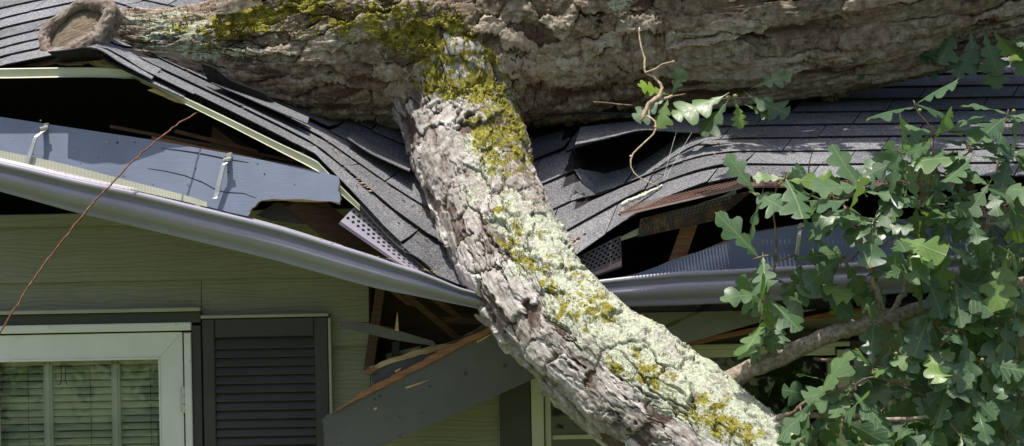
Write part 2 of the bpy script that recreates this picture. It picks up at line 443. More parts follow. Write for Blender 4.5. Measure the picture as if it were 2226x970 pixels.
house = empty('house', (0, .45, 0), 'grey green clapboard house with its eave crushed by the fallen oak', 'house')
YW = .45                                  # wall plane
def W(px, py, Y=YW):
    p = P(px, py, Y); return p.x, p.z
ZT = W(600, 457)[1]                       # wall top
XL, XR = -3.6, 3.9
# openings in the wall (x0,x1,z0,z1)
DRX0, DRX1 = W(-70, 830)[0], W(418, 830)[0]; DRZ = W(300, 704)[1]
WNX0, WNX1 = W(1158, 900)[0], W(1842, 800)[0]; WNZ1 = W(1500, 752)[1]; WNZ0 = .95
HLX0, HLX1 = W(806, 700)[0], W(1085, 700)[0]; HLZ0, HLZ1 = W(900, 812)[1], W(900, 612)[1]
opens = [(HLX1+.0005, XR, W(1500, 668)[1], ZT), (DRX0, DRX1, .12, DRZ), (WNX0, WNX1, WNZ0, WNZ1), (HLX0, HLX1, HLZ0, HLZ1)]
xs = sorted({XL, XR, *[v for o_ in opens for v in o_[:2]]}); zs = sorted({0.0, ZT, *[v for o_ in opens for v in o_[2:]]})
wm = MB()
for i in range(len(xs)-1):
    for j in range(len(zs)-1):
        cx, cz = (xs[i]+xs[i+1])/2, (zs[j]+zs[j+1])/2
        if any(a < cx < b and c < cz < d for a, b, c, d in opens): continue
        wm.box((xs[i], YW+.012, zs[j]), (xs[i+1], YW+.14, zs[j+1]))
wall = wm.build('wall', M['oldwood'], house)
# clapboards, one by one
rows = [W(600, y)[1] for y in (905, 752, 604.5)]
step = (rows[-1]-rows[0])/2
bottoms = []; zb = rows[-1]
while zb > -.1: bottoms.append(zb); zb -= step
bottoms = [rows[-1]+step*.995] + bottoms
blk = [(DRX0-.05, W(441, 800)[0], .0, W(300, 681)[1]), (W(1087, 900)[0], W(1905, 800)[0], .8, W(1500, 738)[1]), (HLX0-.005, HLX1, HLZ0-.0, HLZ1-.0), (HLX1+.0005, XR+.1, W(1500, 668)[1], 9.)]
def clap(q0, q1, za, zc, zb, z1):
    """one clapboard, cut to za..zc out of the full row zb..z1"""
    f = lambda z: YW-.015+(.019)*(z-zb)/(z1-zb)
    bk = YW+.010; q0 += .001; q1 -= .001
    V = [(q0,f(za),za),(q1,f(za),za),(q1,f(zc),zc),(q0,f(zc),zc),(q0,bk,za),(q1,bk,za),(q1,bk,zc),(q0,bk,zc)]
    mesh('clapboard', V, [(0,1,2,3),(5,4,7,6),(4,5,1,0),(3,2,6,7),(4,0,3,7),(1,5,6,2)], M['siding'], wall)
for zb in bottoms:
    z1 = min(zb+step+.012, ZT)
    if z1 - zb < .02: continue
    iv = [(XL, XR)]
    for (a, b, c, d) in blk:
        if d <= zb+.004 or c >= z1-.014: continue
        iv = [q for (p0, p1) in iv for q in ((p0, min(p1, a)), (max(p0, b), p1)) if q[1]-q[0] > .03]
        if d < z1-.014: clap(a+.0005, b-.0005, d, z1, zb, z1)
        if c > zb+.01: clap(a+.0005, b-.0005, zb, c, zb, z1)
    for (p0, p1) in iv:
        cuts = [p0]
        if p1-p0 > 2.6: cuts.append(p0+(p1-p0)*RNG.uniform(.35, .6) if zb < 2.2 else P(-300, 500, YW).x)
        cuts.append(p1)
        for q0, q1 in zip(cuts, cuts[1:]): clap(q0, q1, zb, z1, zb, z1)
# frieze board along the wall head on the left
x0, z0 = W(-420, 478); x1, z1 = W(830, 452)
MB().bevbox((x0, YW-.022, ZT-.045), (x1, YW-.0105, ZT+.002), .003).build('frieze_board', M['siding'], house)

# room and attic behind
sh = MB()
yb = 3.4
sh.add([(XL,YW+.14,ZT),(XR,YW+.14,ZT),(XR,yb,ZT),(XL,yb,ZT)], [(0,1,2,3)])
sh.add([(XL,yb,0),(XR,yb,0),(XR,yb,4.2),(XL,yb,4.2)], [(0,1,2,3)])
sh.add([(XL,YW+.14,.1),(XR,YW+.14,.1),(XR,yb,.1),(XL,yb,.1)], [(0,1,2,3)])
for x in (XL, XR):
    sh.add([(x,YW+.02,0),(x,yb,0),(x,yb,4.2),(x,YW+.02,ZT)], [(0,1,2,3)])
    sh.add([(x,.02,2.5),(x,YW+.02,2.5),(x,YW+.02,ZT),(x,yb,4.2),(x,yb,float(roof(x,yb))),(x,.02,float(roof(x,.02)))], [(0,1,2,3,4,5)])
sh.add([(W(620,0)[0],YW+.14,0),(W(620,0)[0],yb,0),(W(620,0)[0],yb,ZT),(W(620,0)[0],YW+.14,ZT)], [(0,1,2,3)])
zr = W(1500, 668)[1]
sh.add([(HLX1,.05,zr-.004),(XR,.05,zr-.004),(XR,yb,zr-.004),(HLX1,yb,zr-.004)], [(0,1,2,3)])
sh.build('interior_wall', M['room'], house)

# roof deck
def surf(xs_, ys_, off, thick, name, mat, parent, d=1.0):
    X, Yg = np.meshgrid(xs_, ys_); Z = roof(X, Yg, d)+off
    nx, ny = len(xs_), len(ys_)
    top = np.stack([X, Yg, Z], -1).reshape(-1, 3); bot = top.copy(); bot[:, 2] -= thick
    V = np.vstack([top, bot]); F = []
    for j in range(ny-1):
        for i in range(nx-1):
            a = j*nx+i; F.append((a, a+1, a+nx+1, a+nx)); a += nx*ny; F.append((a, a+nx, a+nx+1, a+1))
    N_ = nx*ny
    for i in range(nx-1): F.append((i, N_+i, N_+i+1, i+1)); a = (ny-1)*nx+i; F.append((a, a+1, N_+a+1, N_+a))
    for j in range(ny-1): a = j*nx; F.append((a, a+nx, N_+a+nx, N_+a)); a += nx-1; F.append((a, N_+a, N_+a+nx, a+nx))
    return mesh(name, V, F, mat, parent)
dx = np.concatenate([np.linspace(XL-.1, -1.9, 6)[:-1], np.linspace(-1.9, .9, 90)[:-1], np.linspace(.9, XR+.1, 12)])
rf = surf(dx, np.array([.03,.1,.2,.3,.4,.5,.6,.7,.8,.9,1.0,1.5,2.2,3.42]), 0.0, .016, 'roof', M['felt'], house)

# shingles, one by one; courses run along the eave
EYC = .155; SW = .37; SKEW = .33
def shingle_obj(x0, x1, y0, y1, lift, d, parent=rf, curl=0., yaw=0., name='shingle', base=None, drop=0.0):
    nx, ny = 7, 3
    xs_ = np.linspace(x0, x1, nx); us = np.linspace(0, 1, nx); V = []
    for layer in (0, 1):
        for j in range(ny):
            t = j/(ny-1)
            for i in range(nx):
                yy = y0+(y1-y0)*t + yaw*(us[i]-.5)*(1-t)
                yy0 = max(yy, .0); xx = xs_[i]+SKEW*(y1-y0)*(t-.5)
                z = float(roof(xx, yy0, d)) + (0.0 if yy >= 0 else (yy)*.8*(float(roof(xx, .1, d))-float(roof(xx, 0, d)))/.1)
                ov = .0035+ (1-t)*(.0095+lift) + curl*(1-t)**2*(us[i]) - drop*(1-t)
                V.append((xx, yy, z+ov-(.0042 if layer else 0)))
    F = []; m_ = []
    n_ = nx*ny
    for j in range(ny-1):
        for i in range(nx-1):
            a = j*nx+i; F.append((a, a+1, a+nx+1, a+nx)); m_.append(0)
            a += n_; F.append((a, a+nx, a+nx+1, a+1)); m_.append(1)
    for i in range(nx-1): F.append((n_+i, n_+i+1, i+1, i)); m_.append(1)
    for j in range(ny-1):
        a = j*nx; F.append((a, a+nx, n_+a+nx, n_+a)); m_.append(1)
        a += nx-1; F.append((a, n_+a, n_+a+nx, a+nx)); m_.append(1)
    return mesh(name, V, F, [M['shingle'], M['felt']], parent, midx=m_)
cnt = 0
for k in range(12):
    y0 = -.022+k*EYC
    off = ((k*.41) % 1.0)*SW
    i0 = int((-2.15-off)//SW)
    x = i0*SW+off
    while x < 2.25:
        xa, xb = x+.0022, x+SW-.0022
        pxm = to_px((xa+xb)/2, y0+.05, float(roof((xa+xb)/2, max(y0, 0)+.05)))
        dmg = 1.0 if 230 < pxm[0] < 1560 and y0 < .8 else 0.0
        inhole = (DX0-.03 < (xa+xb)/2 < DX1+.05)
        d = 1.0
        x += SW
        if inhole and y0 > .56: d = 0.0
        hid = y0 > .75 and 560 < pxm[0] < 1640           # beneath the trunk, nothing of it shows
        if hid: continue
        if dmg and pxm[0] < 1000:
            # split the long tabs where the sheet folded
            lift = RNG.uniform(.0, .007); yaw = RNG.uniform(-.012, .012)
        elif dmg: lift = RNG.uniform(0, .006); yaw = RNG.uniform(-.016, .016)
        else: lift = RNG.uniform(0, .002); yaw = RNG.uniform(-.003, .003)
        if pxm[0] < 262 and xb > P(262, 120, 0).x: xb = P(262, 120, 0).x
        shingle_obj(xa, xb, y0+RNG.uniform(-.004, .004), y0+EYC+.035, lift, d, yaw=yaw, curl=(RNG.uniform(0, .02) if dmg and RNG.random() < .3 else 0))
        cnt += 1
print('shingles', cnt)
# strip of starter shingle bridging over the torn hollow
def flap(pts_front, pts_back, name='shingle', thick=.004, parent=rf):
    A = spline([tuple(p) for p in pts_front], 14); B = spline([tuple(p) for p in pts_back], 14)
    V = []; rows_ = 4
    for l in (0, 1):
        for j in range(rows_):
            t = j/(rows_-1)
            for i in range(14):
                p = A[i]*(1-t)+B[i]*t; V.append((p[0], p[1]-l*thick*.5, p[2]-l*thick))
    n_ = 14*rows_; F = []; m_ = []
    for j in range(rows_-1):
        for i in range(13):
            a = j*14+i; F.append((a, a+1, a+15, a+14)); m_.append(0); a += n_; F.append((a, a+14, a+15, a+1)); m_.append(1)
    for i in range(13):
        F.append((n_+i, n_+i+1, i+1, i)); m_.append(1); a = (rows_-1)*14+i; F.append((a, a+1, n_+a+1, n_+a)); m_.append(1)
    for j in range(rows_-1):
        a = j*14; F.append((a, a+14, n_+a+14, n_+a)); m_.append(1); a += 13; F.append((a, n_+a, n_+a+14, a+14)); m_.append(1)
    return mesh(name, V, F, [M['shingle'], M['felt']], parent, midx=m_, smooth=False)
flap([P(1250,314,.40), P(1320,300,.42), P(1395,282,.46), P(1470,287,.50), P(1560,290,.53)],
     [P(1262,276,.62), P(1320,270,.64), P(1400,262,.66), P(1480,258,.68), P(1570,256,.69)])
flap([P(1518,315,.38), P(1600,311,.40), P(1690,312,.41), P(1760,314,.41)], [P(1560,290,.54), P(1620,288,.55), P(1700,287,.56), P(1760,287,.56)])
flap([P(1588,328,.31), P(1640,324,.33), P(1700,326,.33), P(1745,328,.33)], [P(1610,312,.40), P(1650,310,.42), P(1700,311,.42), P(1745,312,.42)])
# lifted sheet right beneath the trunk
flap([P(1185,252,.60), P(1290,245,.62), P(1420,252,.66), P(1560,250,.70)], [P(1180,240,.78), P(1290,232,.80), P(1420,238,.82), P(1560,236,.84)])
# curled shingles on the levered-up left edge
flap([P(104,112,-.09), P(150,107,-.10), P(185,102,-.10), P(212,105,-.10)], [P(140,134,.02), P(170,132,.02), P(195,131,.02), P(222,128,.02)], 'curled_shingle')
flap([P(196,102,-.10), P(222,110,-.10), P(262,136,-.085), P(330,172,-.06)], [P(205,96,.10), P(240,104,.10), P(290,122,.10), P(350,150,.10)], 'curled_shingle')
flap([P(219,124,-.07), P(262,148,-.07), P(300,166,-.06), P(400,212,-.04)], [P(236,112,.06), P(272,132,.08), P(310,150,.08), P(410,190,.10)], 'curled_shingle')
flap([P(436,136,.16), P(466,146,.16), P(500,172,.18), P(572,200,.24)], [P(452,174,.20), P(500,198,.21), P(545,212,.24), P(596,222,.28)], 'curled_shingle')
flap([P(458,180,.16), P(520,205,.17), P(600,240,.18), P(668,268,.2)], [P(480,172,.30), P(540,197,.31), P(610,228,.32), P(672,255,.34)], 'curled_shingle')
flap([P(275,38,1.0), P(300,14,1.0), P(330,2,1.02), P(520,-8,1.05)], [P(300,22,1.25), P(320,0,1.25), P(350,-12,1.25), P(540,-25,1.25)], 'curled_shingle')
flap([P(755,300,.36), P(800,330,.34), P(845,352,.33), P(890,372,.32)], [P(770,285,.52), P(810,310,.50), P(850,335,.48), P(895,360,.46)], 'curled_shingle')
flap([P(868,545,-.03), P(895,552,-.03), P(925,572,-.03), P(950,600,-.02)], [P(890,520,.06), P(910,530,.06), P(930,545,.06), P(955,572,.06)], 'curled_shingle')

# pale metal drip edge under the shingle edge
def ribbon(front, h, Yin, name, mat, parent, thick=.0015, lip=.012):
    """L-shaped metal edge: vertical face of height h and a leg running back under the shingles"""
    C = spline([tuple(p) for p in front], 60); V = []; F = []
    hh = np.interp(np.linspace(0, 1, 60), np.linspace(0, 1, len(h)), h)
    for i, c in enumerate(C):
        V += [(c[0], c[1]+Yin, c[2]+.004), (c[0], c[1], c[2]), (c[0], c[1]-.002, c[2]-.003), (c[0], c[1]+.004, c[2]-hh[i]*.85), (c[0], c[1]-lip*.5, c[2]-hh[i]), (c[0], c[1]+.006, c[2]-hh[i]*.86+thick), (c[0], c[1]+.002, c[2]-.004)]
    for i in range(59):
        for k in range(6): F.append((i*7+k, i*7+k+1, (i+1)*7+k+1, (i+1)*7+k))
    return mesh(name, V, F, mat, parent)
ribbon([P(-120,150,-.03), P(0,149,-.03), P(130,147,-.03), P(215,147,-.03), P(270,151,-.03), P(300,160,-.03)], [.036,.036,.036,.036,.034,.02], .10, 'drip_edge', M['cream'], rf)
ribbon([P(284,156,-.028), P(330,176,-.028), P(400,211,-.028), P(500,259,-.028), P(600,308,-.028), P(680,346,-.028), P(700,362,-.028), P(740,404,-.028), P(782,446,-.028)], [.018,.022,.024,.026,.03,.036,.034,.030,.02], .06, 'drip_edge', M['cream'], rf)
ribbon([P(782,446,-.028), P(850,520,-.028), P(905,566,-.028), P(950,604,-.028)], [.006,.006,.006,.006], .06, 'drip_edge', M['guard_dark'], rf)

# rafters and broken attic wood
def beam(a, b, wdt, hgt, name, mat, parent):
    a = Vector(a); b = Vector(b); t = (b-a).normalized(); s = t.cross(Vector((0,0,1)))
    s = s.normalized() if s.length > .01 else Vector((1,0,0)); u = s.cross(t)
    V = [p + s*(sx*wdt/2) + u*(sz*hgt/2) for p in (a, b) for sx, sz in ((-1,-1),(1,-1),(1,1),(-1,1))]
    return mesh(name, V, [(0,3,2,1),(4,5,6,7),(0,1,5,4),(1,2,6,5),(2,3,7,6),(3,0,4,7)], mat, parent)
for px in (1805, 2110, 2420):
    x = P(px, 300, 0).x
    a = Vector((x, .06, float(roof(x, .06))-.085)); b = Vector((x, 3.35, float(roof(x, .06))-.085+3.29*(float(roof(x, 1.))-float(roof(x,.06)))/.94))
    beam(a, b, .042, .13, 'rafter', M['oldwood'], rf)
beam(P(640,425,.02), P(905,640,.30), .045, .10, 'rafter', M['oldwood'], rf)
beam(P(570,380,.06), P(470,300,.5), .04, .10, 'rafter', M['oldwood'], rf)
beam(P(1468,575,.12), P(1505,470,.12), .05, .055, 'broken_stud', M['redwood'], house)
beam(P(880,640,.25), P(1000,740,.30), .03, .02, 'broken_lath', M['oldwood'], house)
beam(P(930,640,.28), P(1010,700,.3), .03, .02, 'broken_lath', M['oldwood'], house)
beam(P(960,695,.3), P(1070,700,.3), .03, .02, 'broken_lath', M['oldwood'], house)
beam(P(330,300,.08), P(690,372,.10), .012, .012, 'broken_lath', M['redwood'], house)
beam(P(380,285,.1), P(560,330,.10), .010, .014, 'broken_lath', M['oldwood'], house)
beam(P(240,275,.12), P(640,350,.12), .02, .012, 'broken_lath', M['oldwood'], house)
# split sheathing under the drip edge
def shard(poly, Y, th, name, mats, parent=None, mi=None):
    V = [P(a, b, Y) for a, b in poly] + [P(a, b, Y)+Vector((0, th, 0)) for a, b in poly]
    n_ = len(poly); F = [tuple(range(n_-1, -1, -1)), tuple(range(n_, 2*n_))]+[(i, (i+1) % n_, n_+(i+1) % n_, n_+i) for i in range(n_)]
    return mesh(name, V, F, mats, parent, midx=mi)
shard([(290,163),(330,180),(372,205),(405,228),(380,222),(350,208),(320,196),(335,192),(308,180)], -.012, .012, 'torn_sheathing', M['rawwood'], house)
# torn insect-screen strip and dark board seen through the fascia break
shard([(556,468),(600,440),(690,450),(688,490),(640,486),(590,480)], .10, .02, 'soffit_strip', M['guard_dark'], house)

# wall hole: leaning stud, loose screen, paper
shard([(818,618),(838,620),(812,800),(790,806)], YW-.03, .03, 'broken_stud', M['oldwood'], house)
shard([(838,620),(1080,620),(1090,760),(820,790)], YW+.16, .02, 'torn_panel', M['deck'], house)
shard([(838,770),(915,752),(905,800),(850,812)], YW+.05, .006, 'wall_panel', M['siding'], house)
shard([(852,745),(868,742),(866,800),(850,804)], YW+.03, .008, 'wall_panel', M['casing'], house)
# ------------------------------------------------------------------ storm door on the left
def rect(px0, py0, px1, py1, y0, y1, Y=YW):
    xa = P(px0, (py0+py1)/2, Y).x; xb = P(px1, (py0+py1)/2, Y).x
    zc0 = P((px0+px1)/2, py1, Y).z; zc1 = P((px0+px1)/2, py0, Y).z
    return (xa, y0, zc0), (xb, y1, zc1)
FL = .12                                   # threshold height
def vbox(px0, px1, py_top, y0, y1, zb, m=0, mb=None, bv=.003, pyr=820):
    mb = mb or MB(); xa, xb = P(px0, pyr, YW).x, P(px1, pyr, YW).x
    return mb.bevbox((xa, y0, zb), (xb, y1, P((px0+px1)/2, py_top, YW).z), bv, m)
def hbox(px0, px1, pyt, pyb, y0, y1, m=0, mb=None, bv=.003):
    mb = mb or MB(); xc = (px0+px1)/2
    return mb.bevbox((P(px0, 800, YW).x, y0, P(xc, pyb, YW).z), (P(px1, 800, YW).x, y1, P(xc, pyt, YW).z), bv, m)
door = empty('storm_door', (P(170, 800, YW).x, YW-house.location.y, FL)); door.parent = house; door['label'] = 'white glazed storm door with a dark casing'
cx0, cx1 = -92, 440
hbox(cx0-4, cx1+1, 672, 680.5, YW-.055, YW+.012).build('drip_cap', M['trim'], door)
mb = MB(); hbox(cx0, 441, 681, 706, YW-.032, YW+.012, mb=mb); o = mb.build('casing', M['casing'], door)
vbox(420, 441, 706.5, YW-.032, YW+.012, FL).build('casing', M['casing'], door)
vbox(cx0, -71, 706.5, YW-.032, YW+.012, FL).build('casing', M['casing'], door)
hbox(-70, 420, 704.5, 722, YW-.044, YW+.05).build('frame', M['white'], door)
vbox(404, 419.5, 722.5, YW-.044, YW+.05, FL).build('frame', M['white'], door)
vbox(-70, -56, 722.5, YW-.044, YW+.05, FL).build('frame', M['white'], door)
# leaf: stiles and rails mitred
def mitred(px0, px1, py0, zb, wst, wtop, y0, y1, parent, mat, name_s='stile', name_r='rail'):
    x0, x1 = P(px0, 840, YW).x, P(px1, 840, YW).x; z1 = P((px0+px1)/2, py0, YW).z; ws = wst/574; wt = wtop/574
    def pr(pts, name):
        n_ = len(pts); V = [(a, y0, b) for a, b in pts]+[(a, y1, b) for a, b in pts]
        F = [tuple(range(n_)), tuple(range(2*n_-1, n_-1, -1))]+[(i, n_+i, n_+(i+1) % n_, (i+1) % n_) for i in range(n_)]
        mesh(name, V, F, mat, parent)
    g = .0006
    pr([(x0+g, z1), (x1-g, z1), (x1-ws-g, z1-wt), (x0+ws+g, z1-wt)], name_r)
    pr([(x1, z1-g), (x1-ws, z1-wt-g), (x1-ws, zb), (x1, zb)], name_s)
    pr([(x0, z1-g), (x0, zb), (x0+ws, zb), (x0+ws, z1-wt-g)], name_s)
    return x0+ws, x1-ws, z1-wt
gx0, gx1, gz1 = mitred(-53, 400, 726, FL+.01, 49, 53, YW-.026, YW+.012, door, M['white'])
bw = .0085
MB().bevbox((gx0, YW-.032, gz1-bw), (gx1, YW+.0, gz1+.001), .003).build('glazing_bead', M['white'], door)
MB().bevbox((gx1-bw*.8, YW-.030, FL+.3), (gx1+.001, YW+.0, gz1-bw-.0005), .003).build('glazing_bead', M['white'], door)
MB().bevbox((gx0-.001, YW-.030, FL+.3), (gx0+bw*.8, YW+.0, gz1-bw-.0005), .003).build('glazing_bead', M['white'], door)
MB().bevbox((gx0, YW-.024, FL+.01), (gx1, YW+.010, FL+.28), .003).build('kick_panel', M['white'], door)
mux = [P(99, 880, YW).x, P(247.5, 880, YW).x]
edges = [gx0]+[q for mx_ in mux for q in (mx_-.016, mx_+.016)]+[gx1]
for mx_ in mux:
    mm = MB(); mm.bevbox((mx_-.017, YW+.055, FL+.3), (mx_+.017, YW+.08, gz1+.01), .004)
    mm.bevbox((mx_-.009, YW+.046, FL+.3), (mx_+.009, YW+.056, gz1+.01), .003)
    mm.build('muntin', M['white'], door)
MB().bevbox((gx0, YW+.055, gz1-.026), (gx1, YW+.08, gz1-.003), .003).build('rail', M['white'], door)
for a, b in ((edges[0], edges[1]), (edges[2], edges[3]), (edges[4], edges[5])):
    MB().box((a, YW+.066, FL+.3), (b, YW+.070, gz1-.02)).build('pane', M['glass'], door)
MB().box((gx0, YW-.006, FL+.28), (gx1, YW-.003, gz1)).build('storm_pane', M['glass'], door)
# hinge, screws, retaining hook and closer spring
hx, hz = P(403, 868, YW).x, P(403, 868, YW).z
hb = MB()
for k in range(3): hb.tube([(hx, YW-.036, hz-.049+k*.0335), (hx, YW-.036, hz-.049+k*.0335+.031)], .0078, 10)
hb.box((hx-.016, YW-.031, hz-.045), (hx-.005, YW-.0265, hz+.045)); hb.build('hinge', M['strap'], door)
for px, py in ((112, 709), (385, 706), (416, 784)):
    p = P(px, py, YW); MB().tube([(p.x, YW-.046, p.z), (p.x, YW-.0435, p.z)], .0045, 8).build('screw', M['strap'], door)
p = P(361, 730, YW); MB().tube([(p.x, YW-.028, p.z), (p.x, YW-.0255, p.z)], .003, 8).build('screw', M['strap'], door)
hk = MB()
for a, s in ((134, -1), (143, 1)):
    q = [P(a, 790, YW), P(a, 828, YW), P(a+s*3, 834, YW), P(a+s*6, 836, YW)]
    hk.tube([(v.x, YW-.009, v.z) for v in q], .0016, 6)
hk.build('hook', M['dark'], door)
sp = MB(); cxs, czs = P(350, 920, YW).x-.006, P(350, 916, YW).z
sp.tube([(cxs+.007*math.cos(t*.9), YW-.016+.007*math.sin(t*.9), czs-t*.0011) for t in range(0, 180)], .0012, 5); sp.build('closer_spring', M['dark'], door)
# venetian blind hanging inside the door glass
bl = empty('venetian_blind', (P(150, 970, YW).x, YW+.13, FL+.35), 'pale slatted venetian blind hanging behind the storm door glass', 'blind')
zz = gz1-.02; k = 0
while zz > FL+.4:
    a, b = gx0-.01, gx1+.01
    V = []
    for t in range(5):
        u = t/4-.5; V += [(a, YW+.10+u*.016-.003*(1-4*u*u), zz+u*.0215), (b, YW+.10+u*.016-.003*(1-4*u*u), zz+u*.0215)]
    V = [(x_, y_-.0, z_+.0005*math.sin(k*1.7)) for x_, y_, z_ in V]
    mesh('slat', V, [(2*i, 2*i+1, 2*i+3, 2*i+2) for i in range(4)], M['blind'], bl, smooth=True)
    zz -= .0275; k += 1
for px in (-20, 53, 190, 321):
    x = P(px, 880, YW).x
    MB().tube([(x, YW+.088, gz1), (x, YW+.086, 1.4), (x, YW+.088, FL+.4)], .0011, 5).build('cord', M['casing'], bl)

# ------------------------------------------------------------------ louvred shutter
st = empty('shutter', (P(580, 970, YW).x, YW-house.location.y, .9)); st.parent = house; st['label'] = 'dark grey louvred shutter beside the door'
SB = .90
hbox(442, 718, 682, 689, YW-.060, YW-.012).build('cap_strip', M['trim'], st)
xs0 = P(718, 820, YW).x
MB().bevbox((xs0-.001, YW-.055, SB), (xs0+.009, YW-.012, P(715, 690, YW).z), .002).build('edge_strip', M['trim'], st)
zt = P(580, 690, YW).z; sx0, sx1 = P(445, 830, YW).x, P(717, 830, YW).x
lz1 = P(580, 731, YW).z; lx0, lx1 = P(471, 830, YW).x, P(687, 830, YW).x
MB().bevbox((sx0, YW-.048, SB), (lx0, YW-.012, zt), .004).build('stile', M['shutter'], st)
MB().bevbox((lx1, YW-.048, SB), (sx1-.0005, YW-.012, zt), .004).build('stile', M['shutter'], st)
MB().bevbox((lx0+.0005, YW-.047, lz1), (lx1-.0005, YW-.012, zt-.0005), .004).build('rail', M['shutter'], st)
MB().bevbox((lx0+.0005, YW-.047, SB), (lx1-.0005, YW-.012, SB+.07), .004).build('rail', M['shutter'], st)
MB().box((lx0, YW-.0145, SB+.07), (lx1, YW-.0125, lz1)).build('backing', M['casing'], st)
zz = lz1-.004; sd = None; pitch = .0332
while zz > SB+.09:
    if sd is None:
        V = []
        for x in (lx0+.001, lx1-.001):
            V += [(x, -.044, -.036), (x, -.0425, -.0395), (x, -.039, -.0395), (x, -.018, .0015), (x, -.0165, .003), (x, -.021, .003)]
        V = [(a, YW+b, zz+c) for a, b, c in V]
        F = [(0,1,2,3,4,5), (11,10,9,8,7,6)]+[(i, 6+i, 6+(i+1) % 6, (i+1) % 6) for i in range(6)]
        sd = mesh('slat', V, F, M['shutter'], st); base = sd.location.z; z_first = zz
    else:
        c = sd.copy(); COL.objects.link(c); c.parent = st; c.location.z = base+(zz-z_first)
    zz -= pitch

# ------------------------------------------------------------------ window behind the limb
win = empty('window', (P(1500, 970, YW).x, YW-house.location.y, WNZ0)); win.parent = house; win['label'] = 'dark window with pale frame behind the limb and branches'
WB = WNZ0-.02
vbox(1087, 1154, 738, YW-.036, YW+.012, WB, pyr=900).build('casing', M['casing'], win)
vbox(1846, 1905, 738, YW-.036, YW+.012, WB, pyr=800).build('casing', M['casing'], win)
hbox(1155, 1845, 722, 747, YW-.036, YW+.012).build('casing', M['casing'], win)
vbox(1155, 1182, 752, YW-.045, YW+.09, WB, pyr=900).build('frame', M['cream'], win)
vbox(1184, 1197, 770, YW-.02, YW+.06, WB, pyr=900).build('sash_stile', M['cream'], win)
hbox(1155, 1845, 747.5, 758, YW-.050, YW+.09).build('frame', M['cream'], win)
hbox(1183, 1815, 758.5, 777, YW-.035, YW+.09).build('frame', M['cream'], win)
vbox(1818, 1845, 758.5, YW-.045, YW+.09, WB, pyr=800).build('frame', M['cream'], win)
vbox(1800, 1817, 778, YW-.02, YW+.06, WB, pyr=800).build('sash_stile', M['cream'], win)
vbox(1505, 1540, 778, YW-.02, YW+.06, WB, pyr=800).build('mullion', M['cream'], win)
hbox(1198, 1504, 943, 953, YW+.0, YW+.05).build('sash_rail', M['cream'], win)
hbox(1541, 1799, 925, 936, YW+.0, YW+.05).build('sash_rail', M['cream'], win)
for a, b in ((1196, 1506), (1539, 1801)):
    MB().box((P(a, 860, YW).x, YW+.022, WB), (P(b, 860, YW).x, YW+.026, P(1500, 776, YW).z)).build('pane', M['glass'], win)
hbox(1150, 1850, 1190, 1215, YW-.07, YW+.08).build('sill', M['cream'], win)
# ------------------------------------------------------------------ gutters (ogee profile swept along the bent run)
def gutter(path, name, label, rolls, flat=None, scale=1.0):
    prof = [(0,.105),(0,.0),(-.074,0),(-.080,.001),(-.082,.013),(-.079,.018),(-.086,.023),(-.102,.030),(-.114,.041),(-.119,.054),(-.115,.066),(-.107,.074),(-.103,.082),(-.106,.089),(-.123,.0905),(-.125,.095),(-.124,.103),(-.120,.1065),(-.100,.1065)]
    inner = [(a+.0022*(1 if a < -.01 else -1), max(b, .0024)) for a, b in prof[::-1][1:]]; inner = [(-.100,.104)]+[q for q in inner if q[1] < .104]+[(-.0022,.105)]
    pr = np.array(prof+inner)*scale; n_ = len(pr)
    C = spline([tuple(p) for p, in [(q,) for q in path]], 80)
    R_ = np.interp(np.linspace(0, 1, 80), np.linspace(0, 1, len(rolls)), rolls)
    FLT = np.interp(np.linspace(0, 1, 80), np.linspace(0, 1, len(flat)), flat) if flat else np.ones(80)
    V = []
    for i in range(80):
        t = C[min(i+1, 79)]-C[max(i-1, 0)]; t /= np.linalg.norm(t)
        up = np.array([0, 0, 1.])-t*t[2]; up /= np.linalg.norm(up); bk = np.cross(up, t)   # bk points to +Y for t along +X
        c, s = math.cos(R_[i]), math.sin(R_[i])
        for a, b in pr:
            a2 = a*c - b*s; b2 = a*s + b*c
            V.append(C[i]+bk*a2+up*b2*FLT[i])
    F = []
    for i in range(79):
        for k in range(n_): F.append((i*n_+k, (i+1)*n_+k, (i+1)*n_+(k+1) % n_, i*n_+(k+1) % n_))
    root = empty(name, tuple(C[40]), label, 'gutter', 'gutters along the crushed eave')
    b = mesh('trough', V, F, M['gutter'], root, smooth=False)
    b.data.polygons.foreach_set('use_smooth', np.ones(len(b.data.polygons), dtype=bool))
    return root, C
def P3(l): return [tuple(P(*q)) for q in l]
glp = P3([(-160,372,-.05),(0,410,-.05),(165,455,-.05),(285,485,-.05),(450,526,-.05),(600,564,-.05),(790,618,-.05),(900,642,-.05),(985,660,-.04),(1060,676,-.02)])
gl, GLC = gutter(glp, 'gutter', 'long grey gutter sagging from the left down to the limb', [.10,.10,.10,.08,.05,.02,0,0,0,0], [.9,.9,1.,1.05,1.03,1.,.92,.75,.5,.4], 1.15)
grp = P3([(1240,672,.0),(1330,668,.0),(1480,664,-.01),(1640,657,-.01),(1850,645,-.01),(2100,628,-.01),(2400,606,-.01)])
gr, GRC = gutter(grp, 'gutter', 'dark grey gutter right of the limb, half hidden by oak leaves', [-.05]*7, [.75,.85,1,1,1,1,1], 1.12)

